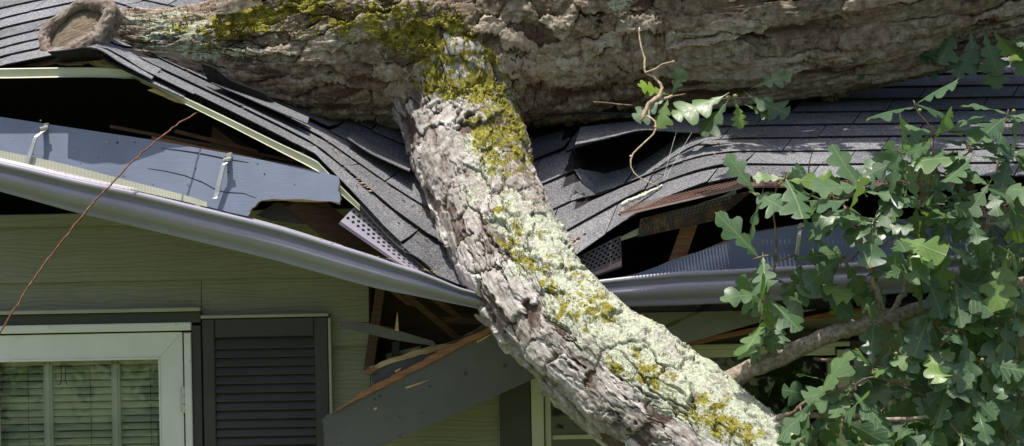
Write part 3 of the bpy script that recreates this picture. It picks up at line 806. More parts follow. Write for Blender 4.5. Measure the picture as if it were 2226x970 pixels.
def strap(pts, wid, root, bolt=None):
    C = spline([tuple(p) for p in pts], 16); V = []
    for i, c in enumerate(C):
        for dx_, dy_ in ((-wid/2, 0), (-wid/2*.6, -.004), (wid/2*.6, -.004), (wid/2, 0), (wid/2*.55, .001), (-wid/2*.55, .001)):
            V.append((c[0]+dx_, c[1]+dy_, c[2]+dx_*.15))
    F = [(i*6+k, (i+1)*6+k, (i+1)*6+(k+1) % 6, i*6+(k+1) % 6) for i in range(15) for k in range(6)]+[(0,1,2,3,4,5), (95,94,93,92,91,90)]
    h = mesh('hanger', V, F, M['strap'], root)
    p = Vector(C[1]); q = MB(); q.tube([p+Vector((0,-.008,0)), p+Vector((0,-.003,0))], .007, 6); q.tube([Vector(C[4])+Vector((-.012,-.008,.004)), Vector(C[4])+Vector((.016,-.006,.010))], .006, 6)
    q.build('bolt', M['strap'], h)
strap([P(100,268,.004), P(98,278,.0), P(93,286,-.03), P(82,294,-.045), P(76,302,-.05), P(68,328,-.055), P(60,352,-.060)], .021, gl)
strap([P(499,332,-.022), P(497,344,-.028), P(493,352,-.055), P(487,358,-.062), P(484,366,-.064), P(476,400,-.072), P(470,428,-.078), P(464,432,-.090)], .021, gl)
strap([P(1741,486,-.03), P(1740,496,-.034), P(1738,508,-.05), P(1736,530,-.05), P(1733,556,-.04)], .018, gr)
# beige corrugated liner standing in the gutter's back
lb = MB(); A = [P(-20,323,-.045), P(120,352,-.050), P(280,393,-.058), P(400,424,-.066), P(450,440,-.070)]
Cc = spline([tuple(p) for p in A], 160); V = []; F = []
for i, c in enumerate(Cc):
    wv = .0007*math.cos(i*math.pi); h_ = .042*(1-.6*i/160)
    V += [(c[0], c[1]+wv, c[2]), (c[0], c[1]+wv-.004, c[2]-h_), (c[0], c[1]+wv+.002, c[2]-h_), (c[0], c[1]+wv+.004, c[2])]
for i in range(159):
    for k in range(4): F.append((i*4+k, i*4+(k+1) % 4, (i+1)*4+(k+1) % 4, (i+1)*4+k))
mesh('liner', V, F, M['cream'], gl)
# dirt and moss crumbs on the gutter rim
def crumbs(n_, fn, size, mat, name, label, cat, parent=None, flat=.5):
    V = []; F = []
    for i in range(n_):
        c = fn(); s_ = size*RNG.uniform(.4, 1.3); b_ = len(V)
        for k in range(6):
            d_ = [(1,0,0),(-1,0,0),(0,1,0),(0,-1,0),(0,0,1),(0,0,-1)][k]
            V.append((c[0]+d_[0]*s_*RNG.uniform(.5,1.4), c[1]+d_[1]*s_*RNG.uniform(.5,1.4), c[2]+d_[2]*s_*flat*RNG.uniform(.5,1.2)))
        for f in ((0,2,4),(2,1,4),(1,3,4),(3,0,4),(2,0,5),(1,2,5),(3,1,5),(0,3,5)): F.append(tuple(b_+q for q in f))
    o = mesh(name, V, F, mat, parent); prop(o, label, None if parent else cat, kind='stuff'); return o
def rimpt():
    i = RNG.randint(12, 66); c = GLC[i]+(GLC[i+1]-GLC[i])*RNG.random()
    return (c[0], c[1]-.136+RNG.uniform(-.004,.003), c[2]+.127*([1,.95,.85,.65][0 if i < 50 else 1 if i < 60 else 2])*.985+RNG.uniform(-.005,.001))
moss_mat = plain('rim_moss', (.30,.26,.12), .95, (.42,.38,.22), 40)
crumbs(300, rimpt, .0026, moss_mat, 'moss', 'moss and dirt crumbs along the gutter rim', 'moss', gl)

# ------------------------------------------------------------------ boards with painted faces and raw broken edges
def plank(poly, Yf, th, name, label, raw, mats, cat='board', group=None, tilt=None, notches=True, seed=1, parent=None):
    """poly in survey pixels; Yf(px,py) front-face depth; raw = indices of broken edges (jagged bare wood)"""
    r = random.Random(seed); pts = []; flags = []
    n_ = len(poly)
    for i in range(n_):
        a = poly[i]; b = poly[(i+1) % n_]; pts.append(a); flags.append(i in raw)
        if i in raw and raw[i]:
            L_ = math.hypot(b[0]-a[0], b[1]-a[1]); m_ = max(2, int(L_/raw[i][0])); nx_, ny_ = -(b[1]-a[1])/L_, (b[0]-a[0])/L_
            for k in range(1, m_):
                t = (k+r.uniform(-.35,.35))/m_; d_ = r.uniform(-1, 1)*raw[i][1]
                pts.append((a[0]+(b[0]-a[0])*t+nx_*d_, a[1]+(b[1]-a[1])*t+ny_*d_)); flags.append(True)
    fr = [P(a, b, Yf(a, b)) for a, b in pts]; N_ = len(pts)
    p0, p1, p2 = fr[0], fr[N_//3], fr[2*N_//3]
    nn = (p1-p0).cross(p2-p0).normalized()
    if nn.y < 0: nn = -nn
    bkv = [p+nn*th + (Vector((r.uniform(-1,1),0,r.uniform(-1,1)))*(.006 if flags[i] else 0)) for i, p in enumerate(fr)]
    V = fr+bkv; F = [tuple(range(N_)), tuple(range(2*N_-1, N_-1, -1))]; mi = [0, 0]
    for i in range(N_):
        F.append((i, N_+i, N_+(i+1) % N_, (i+1) % N_)); mi.append(1 if flags[i] else 0)
    o = mesh(name, V, F, mats, parent, midx=mi)
    if parent is None: prop(o, label, cat, group)
    return o
SP = painted('brightened_grey_paint', (.27, .27, .235), (.22, .22, .19), .55, True, .01)  # grey paint in a brighter copy, makes up for dim light under the gutter
FB, GP, RW, RD = M['fascia'], M['greypaint'], M['rawwood'], M['redwood']
plank([(-160,228),(-20,251),(150,277),(330,304),(520,338),(700,374),(735,384),(738,441),(690,437),(640,433),(596,432),(560,440),(548,452),(538,470),(500,462),(300,410),(0,352),(-160,322)],
      lambda a, b: -.022-.0004*(b-350), .024, 'fascia_board', 'grey fascia board with a snapped end above the long sagging gutter',
      {0:None,1:None,2:None,3:None,6:(7,3),7:(20,2.5),8:(20,2.5),9:(20,2.5),10:(12,3),11:(6,3),12:(6,3)}, [FB, RW], seed=4)
fbo = bpy.data.objects['fascia_board']
def split(pts, wid, Y=-.0235):
    V = []; n_ = len(pts)
    for i, (a, b) in enumerate(pts):
        w_ = wid*math.sin(math.pi*(i+.3)/(n_-.4)); Yb = Y-.0004*(b-350)
        V += [P(a, b-w_, Yb), P(a, b+w_, Yb), P(a, b, Yb+.004)]
    F = [(i*3+k, i*3+(k+1) % 3, (i+1)*3+(k+1) % 3, (i+1)*3+k) for i in range(n_-1) for k in range(3)]
    mesh('split', V, F, M['dark'], fbo)
split([(350,322),(390,327),(430,333),(470,341),(500,347),(540,353)], 1.5); split([(322,366),(360,372),(400,381),(440,396),(465,410),(490,418),(530,420),(556,430)], .9)
for a, b in ((232,309),(434,334),(160,330),(408,400),(410,404),(575,378),(425,366),(332,400),(590,425),(640,400),(255,310),(88,262),(490,338)):
    q = P(a, b, -.024-.0004*(b-350)); MB().tube([q, q+Vector((0, .004, 0))], .0028 if (a*7) % 3 else .0042, 7).build('nail_head', M['dark'] if a % 2 else M['strap'], fbo)
plank([(1335,612),(1480,560),(1640,506),(1760,484),(2350,462),(2350,620),(1640,640),(1340,655)], lambda a, b: .02, .024, 'fascia_board',
      'slate grey fascia board rising behind the gutter right of the limb', {0:(30,1.),1:(30,1.),2:None}, [FB, RD], seed=5)
BG = 'broken boards hanging under the eave'
# big fallen board, front
plank([(700,911),(724,894),(790,862),(900,805),(1010,748),(1075,712),(1155,676),(1230,700),(1240,790),(1156,826),(980,905),(820,972),(712,990),(704,960)],
      lambda a, b: .20-.0001*(a-700), .026, 'broken_board', 'wide dark grey board fallen diagonally below the eave, left of the limb',
      {0:(5,3),1:(26,1.2),2:(26,1.2),3:(26,1.2),4:(26,1.2),12:(6,2),13:(6,3)}, [GP, RW], group=BG, seed=6)
plank([(722,898),(790,863),(900,807),(1010,750),(1070,719),(1072,711),(1005,738),(895,796),(785,852),(735,890)], lambda a, b: .19-.0001*(a-700), .012, 'wood_sliver',
      'long orange strip of bare wood along the top of the fallen board', {i:(14,1.4) for i in range(10)}, [RD, RD], seed=8, cat='splinter')
bb = bpy.data.objects['broken_board']
for poly in ([(858,806),(872,799),(870,804),(860,810)],[(880,842),(905,834),(935,825),(908,837),(884,845)],[(812,888),(820,884),(819,890),(813,892)],[(1032,728),(1060,718),(1050,724)],[(1035,742),(1075,722),(1055,736),(1038,746)]):
    V = [P(a_, b_, .20-.0001*(a_-700)-.0016) for a_, b_ in poly]+[P(a_, b_, .20-.0001*(a_-700)+.003) for a_, b_ in poly]; n_ = len(poly)
    mesh('chipped_spot', V, [tuple(range(n_))]+[(i, n_+i, n_+(i+1) % n_, (i+1) % n_) for i in range(n_)], M['rawwood'], bb)
for a_, b_, r_ in ((1012,812,.008),(1098,795,.008),(935,840,.006),(826,862,.006),(815,868,.005)):
    q = P(a_, b_, .20-.0001*(a_-700)-.0008); MB().tube([q, q+Vector((0, .004, 0))], r_, 10).build('knot', M['casing'], bb)
# second board behind it
plank([(793,801),(806,797),(860,780),(930,758),(985,742),(1062,706),(1080,730),(930,800),(826,852),(808,824)], lambda a, b: .25, .024, 'broken_board',
      'splintered grey board with pale torn top edge behind the fallen wide board', {0:(5,3),1:(14,3),2:(14,3),3:(14,3),4:(14,3),8:(8,3),9:(5,3)}, [GP, RW], group=BG, seed=9)
plank([(806,808),(850,790),(905,774),(958,762),(1000,745),(960,748),(900,764),(845,782),(803,798)], lambda a, b: .242, .008, 'wood_sliver',
      'pale yellow split of wood along the splintered board', {i:(12,2) for i in range(9)}, [RW, RW], seed=11, cat='splinter')
shard([(790,808),(812,796),(820,804),(806,814),(796,812)], .23, .02, 'wood_chip', M['redwood']); bpy.data.objects['wood_chip']['label'] = 'small orange chip curled at the end of the splintered board'; bpy.data.objects['wood_chip']['category'] = 'splinter'
# upper short board with an upright splinter
o = plank([(737,699),(742,698),(800,703),(870,720),(943,742),(948,752),(900,746),(845,737),(780,721),(741,712)], lambda a, b: .15+.0002*(a-737), .03, 'broken_board',
      'short narrow grey board pointing left with a thin upright splinter', {0:(4,1),1:(20,1.2),2:(20,1.2),3:(20,1.2),9:(4,3)}, [GP, RD], group=BG, seed=12)
s_ = mesh('splinter', [P(858,718,.155), P(867,720,.155), P(864,676,.16), P(862,720,.17)], [(0,1,2),(1,3,2),(3,0,2),(0,3,1)], M['rawwood'], o)
# hanging soffit board right of the limb, with its crack
plank([(1330,655),(1545,655),(1500,680),(1450,705),(1418,724),(1380,700)], lambda a, b: .16, .02, 'broken_board', 'grey soffit board end above the dark crack right of the limb', {1:(10,2),2:(10,2),3:(10,2)}, [SP, RW], group=BG, seed=13)
plank([(1420,742),(1452,712),(1500,690),(1552,662),(1660,648),(1920,620),(1920,648),(1780,672),(1640,704),(1500,744),(1430,765)], lambda a, b: .18, .02, 'broken_board', 'long grey soffit board hanging under the gutter right of the limb', {1:(10,2),2:(10,2)}, [SP, RW], group=BG, seed=14)
plank([(1462,752),(1560,728),(1700,700),(1930,652),(1930,664),(1700,712),(1560,738),(1464,762)], lambda a, b: .22, .03, 'wood_batten', 'red brown batten below the long hanging soffit board', {i:None for i in range(8)}, [RD, RD], seed=15, cat='batten')
plank([(1470,745),(1560,705),(1700,680),(1930,630),(1930,652),(1700,700),(1560,728)], lambda a, b: .26, .02, 'soffit_backing', 'dark brown backing board above the window right of the limb', {i:None for i in range(7)}, [M['deck'], M['deck']], seed=16)

# ------------------------------------------------------------------ perforated metal strips (vented gutter guard)
def perf(c00, c10, c11, c01, nx, ny, name, label, mat, plain_frac=.25, hole=.36, sag=0., cat='gutter guard', bend=None, stagger=True):
    """sheet with real diamond holes between four corner points; plain_frac of the height is an unperforated folded band"""
    c00, c10, c11, c01 = map(Vector, (c00, c10, c11, c01))
    nrm = (c10-c00).cross(c01-c00).normalized()
    if nrm.y > 0: nrm = -nrm
    def pt(u, v):
        p = (c00*(1-u)+c10*u)*(1-v)+(c01*(1-u)+c11*u)*v
        return p+nrm*(sag*math.sin(math.pi*u))+(nrm*bend(u, v) if bend else Vector((0,0,0)))
    V = []; F = []
    def q(u, v): V.append(pt(u, v)); return len(V)-1
    pf = plain_frac
    for j in range(ny):
        v0, v1 = pf+(1-pf-.04)*j/ny, pf+(1-pf-.04)*(j+1)/ny
        sh_ = .5/nx if (stagger and j % 2) else 0
        for i in range(nx):
            u0 = min(1, max(0, i/nx+sh_)); u1 = min(1, (i+1)/nx+sh_)
            if u1-u0 < .3/nx: continue
            uc, vc, hu, hv = (u0+u1)/2, (v0+v1)/2, (u1-u0)*hole, (v1-v0)*hole*1.25
            a = [q(u0,v0), q(u1,v0), q(u1,v1), q(u0,v1)]; b = [q(uc,vc-hv), q(uc+hu,vc), q(uc,vc+hv), q(uc-hu,vc)]
            F += [(a[0],a[1],b[0]),(a[1],b[1],b[0]),(a[1],a[2],b[1]),(a[2],b[2],b[1]),(a[2],a[3],b[2]),(a[3],b[3],b[2]),(a[3],a[0],b[3]),(a[0],b[0],b[3])]
        if sh_: F.append((q(0,v0), q(sh_,v0), q(sh_,v1), q(0,v1)))
    root = mesh(name, V, F, mat)
    # folded band
    bm_ = []; bf = []
    K = 20
    for i in range(K+1):
        u = i/K
        for v, off in ((1.0,.0),(.96,.0),(pf,0),(pf*.55,.001),(pf*.5,.006),(pf*.1,.006),(0,.0),(-.02,-.006)):
            bm_.append(pt(u, v)+nrm*off)
    for i in range(K):
        for k in (0, 2, 3, 4, 5, 6): bf.append((i*8+k, i*8+k+1, (i+1)*8+k+1, (i+1)*8+k))
    mesh('folded_band', bm_, bf, mat, root)
    return prop(root, label, cat, 'perforated metal gutter guards')
perf(P(738,484,-.07), P(905,600,-.06), P(944,600,.0), P(782,437,.01), 15, 5, 'gutter_guard', 'pale perforated metal guard strip sloping down to the limb from the left', M['guard_pale'], .22, .33)
perf(P(1262,612,.0), P(1352,580,.0), P(1349,512,.02), P(1240,566,.02), 9, 6, 'gutter_guard', 'dark brown perforated guard strip close against the right of the limb', M['guard_dark'], .28, .33)
perf(P(1350,466,-.22), P(1612,406,-.20), P(1600,388,.0), P(1362,448,-.02), 34, 6, 'gutter_guard', 'narrow rust brown perforated guard under the bent shingle edge', M['guard_brown'], .12, .36, 0)
perf(P(1605,404,-.10), P(2080,406,-.10), P(2080,388,.0), P(1600,388,.0), 50, 2, 'gutter_guard', 'long brown perforated guard along the straight shingle edge among leaves', M['guard_brown'], .5, .33)
perf(P(2070,478,-.12), P(2330,470,-.12), P(2330,432,-.02), P(2080,440,-.02), 26, 4, 'gutter_guard', 'brown perforated guard lying in the gutter behind the rightmost leaves', M['guard_brown'], .2, .33)
perf(P(1386,516,.03), P(1560,478,.03), P(1640,412,.03), P(1392,476,.03), 26, 6, 'rusty_guard', 'dark rusty perforated sheet drooping below the bent shingle edge', M['guard_rust'], .08, .27, .02)
plank([(1348,516),(1440,470),(1560,430),(1600,412),(1600,424),(1560,446),(1445,492),(1350,524)], lambda a, b: .05, .02, 'trim_strip', 'cream trim strip behind the rusty perforated sheet', {}, [M['cream'], M['cream']], cat='trim', seed=20)
# ------------------------------------------------------------------ the fallen oak
oak = empty('fallen_oak_tree', tuple(P(1000, 250, .6)), 'huge fallen oak with mossy forked trunk lying across the crushed roof', 'tree')
# survey rows: px, py, depth, radius in metres
TR = [(2560,-190,.90,.25),(2300,-112,.88,.285),(2100,-58,.88,.32),(1850,-22,.86,.355),(1650,0,.84,.372),(1450,10,.82,.385),(1250,20,.80,.40),(1080,32,.78,.41),(930,48,.74,.40),(800,62,.68,.36),(690,76,.62,.30),(580,92,.56,.225),(480,97,.50,.158),(390,97,.44,.125),(310,92,.38,.104),(255,84,.33,.088),(215,72,.29,.09),(185,66,.26,.088)]
LM = [(900,-40,.95,.20),(945,55,.74,.225),(966,125,.60,.215),(985,200,.53,.192),(1002,275,.47,.198),(1022,355,.37,.196),(1052,435,.24,.186),(1092,525,.08,.184),(1150,625,-.10,.178),(1222,708,-.24,.178),(1310,790,-.37,.184),(1405,864,-.48,.188),(1500,930,-.57,.19),(1600,1010,-.66,.188),(1760,1150,-.78,.18)]
def axis(rows, n):
    p = np.array([[*P(a, b, c), r] for a, b, c, r in rows]); s = spline(p, n*3)
    d = np.concatenate([[0], np.cumsum(np.linalg.norm(np.diff(s[:, :3], axis=0), axis=1))])
    t = np.linspace(0, d[-1], n); return np.stack([np.interp(t, d, s[:, k]) for k in range(4)], 1), t
def frames(C):
    T = np.gradient(C[:, :3], axis=0); T /= np.linalg.norm(T, axis=1)[:, None]
    ref = np.array([0, 1., 0]); n1 = ref-T*(T@ref)[:, None]; n1 /= np.linalg.norm(n1, axis=1)[:, None]
    return T, n1, np.cross(T, n1)
def dist_tube(X, C):
    """signed distance from points to a tube given by axis samples"""
    C = C[::max(1, len(C)//90)]; best = np.full(len(X), 9.)
    for i in range(len(C)-1):
        a, b = C[i, :3], C[i+1, :3]; ab = b-a; t = np.clip(((X-a)@ab)/(ab@ab), 0, 1)
        best = np.minimum(best, np.linalg.norm(X-(a+t[:, None]*ab), axis=1)-(C[i, 3]*(1-t)+C[i+1, 3]*t))
    return best
def tube_grid(C, nt, kdens=.62):
    T, n1, n2 = frames(C); q = np.arange(nt)/nt
    th = 2*math.pi*(q+kdens*np.sin(2*math.pi*q)/(2*math.pi))
    R_ = n1[:, None, :]*np.cos(th)[None, :, None]+n2[:, None, :]*np.sin(th)[None, :, None]
    return T, n1, n2, th, R_
CT, sT = axis(TR, 1300); CL, sL = axis(LM, 640)

def terrace(n, lev, w):
    k = n*lev; f = np.floor(k); return (f+sstep(1-w, 1., k-f))/lev
def barkfield(a, c, La, Lc, seed, depth, crack=.16, rag=1.0, stepk=.5, endk=.35):
    """height of bark (0..1) over (along, around) in metres: layered flakes, broken by fissures that follow the grain"""
    wa = (fbm(a*9, c*9, seed, 4)-.5)*.16*rag+(fbm(a*50, c*50, seed+3, 3)-.5)*.040*rag
    wc = (fbm(a*7+7, c*8+3, seed+1, 4)-.5)*.085*rag+(fbm(a*42, c*60, seed+9, 3)-.5)*.024*rag
    A_, C_ = a+wa, c+wc
    f1, f2, cid, dx_, dy_ = voronoi(A_/La, C_/Lc, seed)
    e = f2-f1
    r1 = h2(cid, cid*0+1, seed); r2 = h2(cid, cid*0+2, seed); r3 = h2(cid, cid*0+3, seed)
    # ragged layered flakes with flat faces and sharp risers
    rg = (fbm(a*60, c*85, seed+31, 3)-.5)*.13
    n1 = fbm(a/(La*1.2)+5, c/(Lc*1.1), seed+33, 3)*1.15+rg+.14*(r1-.5)
    n2 = fbm(a/(La*.6)+15, c/(Lc*.55)+3, seed+36, 3)+rg*1.2
    ter = .70*terrace(n1, 5., .07)+.26*terrace(n2, 4., .09)
    plate = (r1-.5)*.22*stepk*2+(dx_*(r2-.25)*1.25+dy_*(r3-.5)*1.3)*.50
    open_ = sstep(.46, .66, fbm(a*5.5+40, c*7, seed+50, 3))       # only some borders gape
    edge = 1-sstep(0, crack, e+.06*(fbm(a*60, c*60, seed+52, 2)-.5))
    open_ = open_*(1-endk*sstep(.26, .44, np.abs(dx_)))        # plates part along the grain more than across it
    soft = 1-sstep(0, .05, e)
    hgt = .16+ter+plate
    fi = np.abs(fbm(A_*3.0/(La/.15), C_*22, seed+80, 4)-.5)
    fis = (1-sstep(.003, .026, fi))*sstep(.44, .60, fbm(a*6+9, c*6, seed+83, 3))
    hgt = hgt+(fbm(a*30, c*85, seed+60, 4)-.5)*.11
    hgt = hgt-(.85*edge*open_+.10*soft*(1-open_)+.55*fis)*(.55+.45*hgt)
    return hgt*depth, hgt, cid, r1

def build_limbmesh(C, s, nt, La, Lc, seed, depth, other, k, maskfn, mat, name, nplates, crack, hscale=None, rag=1.0, stepk=.5, lump=.03, bend=None, endk=.35):
    T, n1, n2, th, R_ = tube_grid(C, nt); ns = len(C)
    A = np.repeat(s[:, None], nt, 1)
    rmean = float(np.mean(C[:, 3])); CC = np.repeat((th*rmean)[None, :], ns, 0)
    X = C[:, None, :3]+R_*C[:, 3][:, None, None]
    # broad lumps, swelling
    lum = (fbm(A*3.1, CC*3.1, seed+90, 3)-.5)*lump*2
    X = X+R_*lum[..., None]
    dB = dist_tube(X.reshape(-1, 3), other).reshape(ns, nt)
    X = X+R_*((np.clip(k-np.abs(dB), 0, None)**2)/(4*k))[..., None]
    # normals of the smooth body
    du = np.gradient(X, axis=0); dv = np.roll(X, -1, 1)-np.roll(X, 1, 1)
    N_ = np.cross(dv, du); N_ /= np.linalg.norm(N_, axis=2)[..., None]+1e-12
    flip = np.sign(np.sum(N_*R_, 2)); N_ *= flip[..., None]
    AB = A if bend is None else bend(A)
    hm, hn, cid, r1 = barkfield(AB, CC, La, Lc, seed, 1.0, crack, rag, stepk, endk)
    dep = depth if hscale is None else depth*hscale(A, X)
    masks = maskfn(A, X, N_, R_, T, hn)
    hh = hm*dep+masks.get('puff', 0)
    X = X+N_*hh[..., None]
    i, j = np.meshgrid(np.arange(ns-1), np.arange(nt), indexing='ij'); j2 = (j+1) % nt
    Fq = np.stack([i*nt+j, i*nt+j2, (i+1)*nt+j2, (i+1)*nt+j], -1).reshape(-1, 4)
    if np.mean(flip) and True:
        # orient faces outward
        a, b, c = X.reshape(-1,3)[Fq[:1000,0]], X.reshape(-1,3)[Fq[:1000,1]], X.reshape(-1,3)[Fq[:1000,3]]
        fn = np.cross(b-a, c-a); 
        if np.sum(fn*N_.reshape(-1,3)[Fq[:1000,0]]) < 0: Fq = Fq[:, ::-1].copy()
    Xf = X.reshape(-1, 3); at = {'lich': masks['lich'].ravel(), 'moss': masks['moss'].ravel(), 'ht': np.clip(hn, 0, 1).ravel(), 'tone': (r1*.75+.35*fbm(A*4, CC*4, seed+70, 3)-.05).ravel()}
    fc = cid.ravel()[Fq[:, 0]]
    # plates that face the camera and lie in view become parts of their own
    px, py = to_px(Xf[:, 0], Xf[:, 1], Xf[:, 2]); view = np.array([0, -DIST, Z0])-Xf; view /= np.linalg.norm(view, axis=1)[:, None]
    vis = (np.sum(view*N_.reshape(-1, 3), 1) > .12) & (px > -10) & (px < 2236) & (py > -10) & (py < 980) & (dB.ravel() > -.01)
    cells, inv, cnts = np.unique(fc, return_inverse=True, return_counts=True)
    vs = np.bincount(inv, weights=vis[Fq[:, 0]].astype(float))
    order = [q for q in np.argsort(-vs) if vs[q] > 260][:nplates]
    pick = np.zeros(len(cells), bool); pick[order] = True
    base = ~pick[inv]
    def sub(sel, nm, par):
        f = Fq[sel]; u, iv = np.unique(f, return_inverse=True)
        return mesh(nm, Xf[u], iv.reshape(f.shape), mat, par, smooth=True, attrs={kx: v_[u] for kx, v_ in at.items()})
    root = sub(base, name, oak)
    for q in order: sub(inv == q, 'bark_plate', root)
    print(name, len(order), 'plates', len(Fq), 'faces')
    return root, X, N_, masks

def blob(px, py, cx, cy, rx, ry, ang=0):
    a = math.radians(ang); dx_, dy_ = px-cx, py-cy
    u = (dx_*math.cos(a)+dy_*math.sin(a))/rx; v = (-dx_*math.sin(a)+dy_*math.cos(a))/ry
    return np.exp(-(u*u+v*v))
def mask_limb(A, X, N_, R_, T, hn):
    px, py = to_px(X[..., 0], X[..., 1], X[..., 2])
    # side: +1 on the upper right flank, -1 on the lower left flank
    right = np.cross(T, np.array([0, 1., 0])); right /= np.linalg.norm(right, axis=1)[:, None]
    if right[len(right)//2] @ np.array([1, 0, 1.]) < 0: right = -right
    q = np.sum(R_*right[:, None, :], 2)+(fbm(A*7, q0(R_)*1.0, 5, 3)-.5)*.5
    low = sstep(300, 520, py)
    lich = (.02+.54*sstep(-.32, .20, q)+.45*(fbm(A*16, q0(R_)*3.2, 12, 4)-.5))*low+.14*(1-low)*sstep(-.1, .4, q)
    lich += .40*blob(px, py, 985, 300, 45, 45)+.45*blob(px, py, 1010, 450, 45, 70)+.3*blob(px, py, 1060, 340, 50, 60)
    lich -= .5*sstep(-.25, -.6, q)
    moss = (1-sstep(330, 470, py))*(.10+.46*sstep(-.05, .55, q))
    moss += low*(.38*np.exp(-((q-.32)/.45)**2)+.9*(fbm(A*13+5, q0(R_)*2.6, 19, 4)-.50)*sstep(-.3, .1, q))+.22*blob(px, py, 1260, 650, 90, 35, 40)+.25*blob(px, py, 1310, 690, 50, 25, 40)+.30*blob(px, py, 1130, 560, 70, 25, 45)+.3*blob(px, py, 1600, 940, 80, 40, 30)+.2*blob(px,py,1520,860,60,30,30)
    moss += .35*blob(px, py, 1080, 330, 50, 70)+.75*blob(px, py, 985, 130, 115, 105)
    puff = .004*sstep(.45, .8, moss+.25*fbm(A*40, q0(R_)*8, 31, 3))*(.4+fbm(A*120, q0(R_)*22, 33, 3))+.0022*sstep(.5, .8, lich)*fbm(A*150, q0(R_)*30, 35, 3)
    return {'lich': np.clip(lich, 0, .60), 'moss': np.clip(moss, 0, .51), 'puff': puff}
def q0(R_): return np.arctan2(R_[..., 2], R_[..., 0])
def mask_trunk(A, X, N_, R_, T, hn):
    px, py = to_px(X[..., 0], X[..., 1], X[..., 2])
    n = fbm(A*5, q0(R_)*3, 8, 4)
    moss = .72*blob(px, py, 950, 95, 130, 75, 20)+.55*blob(px, py, 780, 40, 190, 50, 5)+.42*blob(px, py, 420, 75, 190, 55, 6)+.35*blob(px, py, 1040, 180, 60, 90)+.3*blob(px, py, 600, 40, 160, 60)
    lich = .30*blob(px, py, 380, 95, 150, 70, 15)+.32*blob(px, py, 620, 70, 260, 90)+.22*blob(px, py, 950, 100, 150, 60)+.50*blob(px, py, 1345, 8, 38, 22)+.05
    moss = np.minimum(moss+.10*blob(px, py, 600, 60, 320, 90), .58)*(.50+.70*n); lich = lich*(.6+.8*n)
    puff = .006*sstep(.40, .75, moss+.25*fbm(A*36, q0(R_)*12, 41, 3))*(.4+fbm(A*110, q0(R_)*40, 43, 3))
    return {'lich': np.clip(lich, 0, .8), 'moss': np.clip(moss, 0, .85), 'puff': puff}
def hs_trunk(A, X):
    px, py = to_px(X[..., 0], X[..., 1], X[..., 2])
    return .55+.45*sstep(350, 700, px)+.35*sstep(1100, 1400, px)
trunk, XT, NT_, MT_ = build_limbmesh(CT, sT, 400, .30, .052, 21, .042, CL, .16, mask_trunk, M['bark_trunk'], 'trunk', 230, .15, hs_trunk, .75, .6, .035, lambda A: A*.62+1.5*np.clip(A-2.05, 0, None), .85)
limb, XLm, NL_, ML_ = build_limbmesh(CL, sL, 380, .15, .075, 57, .034, CT, .16, mask_limb, M['bark_limb'], 'limb', 190, .11, None, 1.15, .6, .028)

# moss cushions: tiny upright tufts over the mossy ground of the fork and the limb
def tufts(X, Nn, Mk, n_, size, parent, thr, name, mat, seed):
    rs = np.random.RandomState(seed); Xf = X.reshape(-1, 3); Nf = Nn.reshape(-1, 3); mk = Mk.ravel()
    px, py = to_px(Xf[:, 0], Xf[:, 1], Xf[:, 2])
    gate = fbm(Xf[:, 0]*38, Xf[:, 2]*38+Xf[:, 1]*20, 71, 4)
    ok = np.where((gate > .52) & (mk+rs.normal(0, .10, len(mk)) > thr) & (Nf[:, 1] < .35) & (px > -20) & (px < 2250) & (py > -20) & (py < 990))[0]
    idx = rs.choice(ok, min(n_, len(ok)), replace=False); c = Xf[idx]; nn = Nf[idx]
    d1 = rs.normal(size=c.shape); d1 -= nn*np.sum(d1*nn, 1)[:, None]; d1 /= np.linalg.norm(d1, axis=1)[:, None]
    s_ = (size*rs.uniform(.5, 1.4, len(c)))[:, None]; lean = rs.normal(0, .35, c.shape)
    V = np.stack([c-d1*s_*.45, c+d1*s_*.45, c+(nn+lean)*s_*1.15], 1).reshape(-1, 3)
    o_ = mesh(name, V, np.arange(len(c)*3).reshape(-1, 3), mat, parent); o_['kind'] = 'stuff'; return o_
def mossmat():
    m = Mat('moss_tuft', .9, .1); m.color(m.ramp(m.noise(m.pos(), 38, 5, .7), [(.3, (.07, .052, .014)), (.5, (.16, .14, .022)), (.7, (.32, .31, .05))])); return m.m
MM = mossmat()
tufts(XT, NT_, MT_['moss'], 7000, .0055, trunk, .44, 'moss', MM, 3)
tufts(XLm, NL_, ML_['moss'], 3500, .0050, limb, .46, 'moss', MM, 4)
tufts(XLm, NL_, ML_['lich'], 5000, .0036, limb, .50, 'lichen', M['lichen'], 5)

# knot on the limb and the sawn stub with its swollen callus ring
def lumpy(center, ax, r3, name, mat, parent, seed, amp=.25, nu=26, nv=18):
    a1, a2, a3 = ax; V = []; F = []
    for j in range(nv+1):
        v = math.pi*j/nv
        for i in range(nu):
            u = 2*math.pi*i/nu; d = (math.cos(u)*math.sin(v), math.sin(u)*math.sin(v), math.cos(v))
            k_ = 1+amp*(float(fbm(np.array([d[0]*2.3+d[2]+9]), np.array([d[1]*2.3-d[2]*1.7+4]), seed, 4)[0])-.5)*2
            V.append(center+a1*(d[0]*r3[0]*k_)+a2*(d[1]*r3[1]*k_)+a3*(d[2]*r3[2]*k_))
    for j in range(nv):
        for i in range(nu): F.append((j*nu+i, j*nu+(i+1) % nu, (j+1)*nu+(i+1) % nu, (j+1)*nu+i))
    n_ = len(V); return mesh(name, V, F, mat, parent, smooth=True, attrs={'lich': [.25]*n_, 'moss': [.18]*n_, 'ht': [.4]*n_, 'tone': [.1]*n_})
EXv, EYv, EZv = Vector((1,0,0)), Vector((0,1,0)), Vector((0,0,1))
lumpy(P(1058, 298, .285), (EXv, EYv, EZv), (.030, .03, .026), 'knot', M['bark_trunk'], limb, 77, .5)
sc_ = P(166, 62, .10); sn = Vector((-.30, -.84, .45)).normalized()
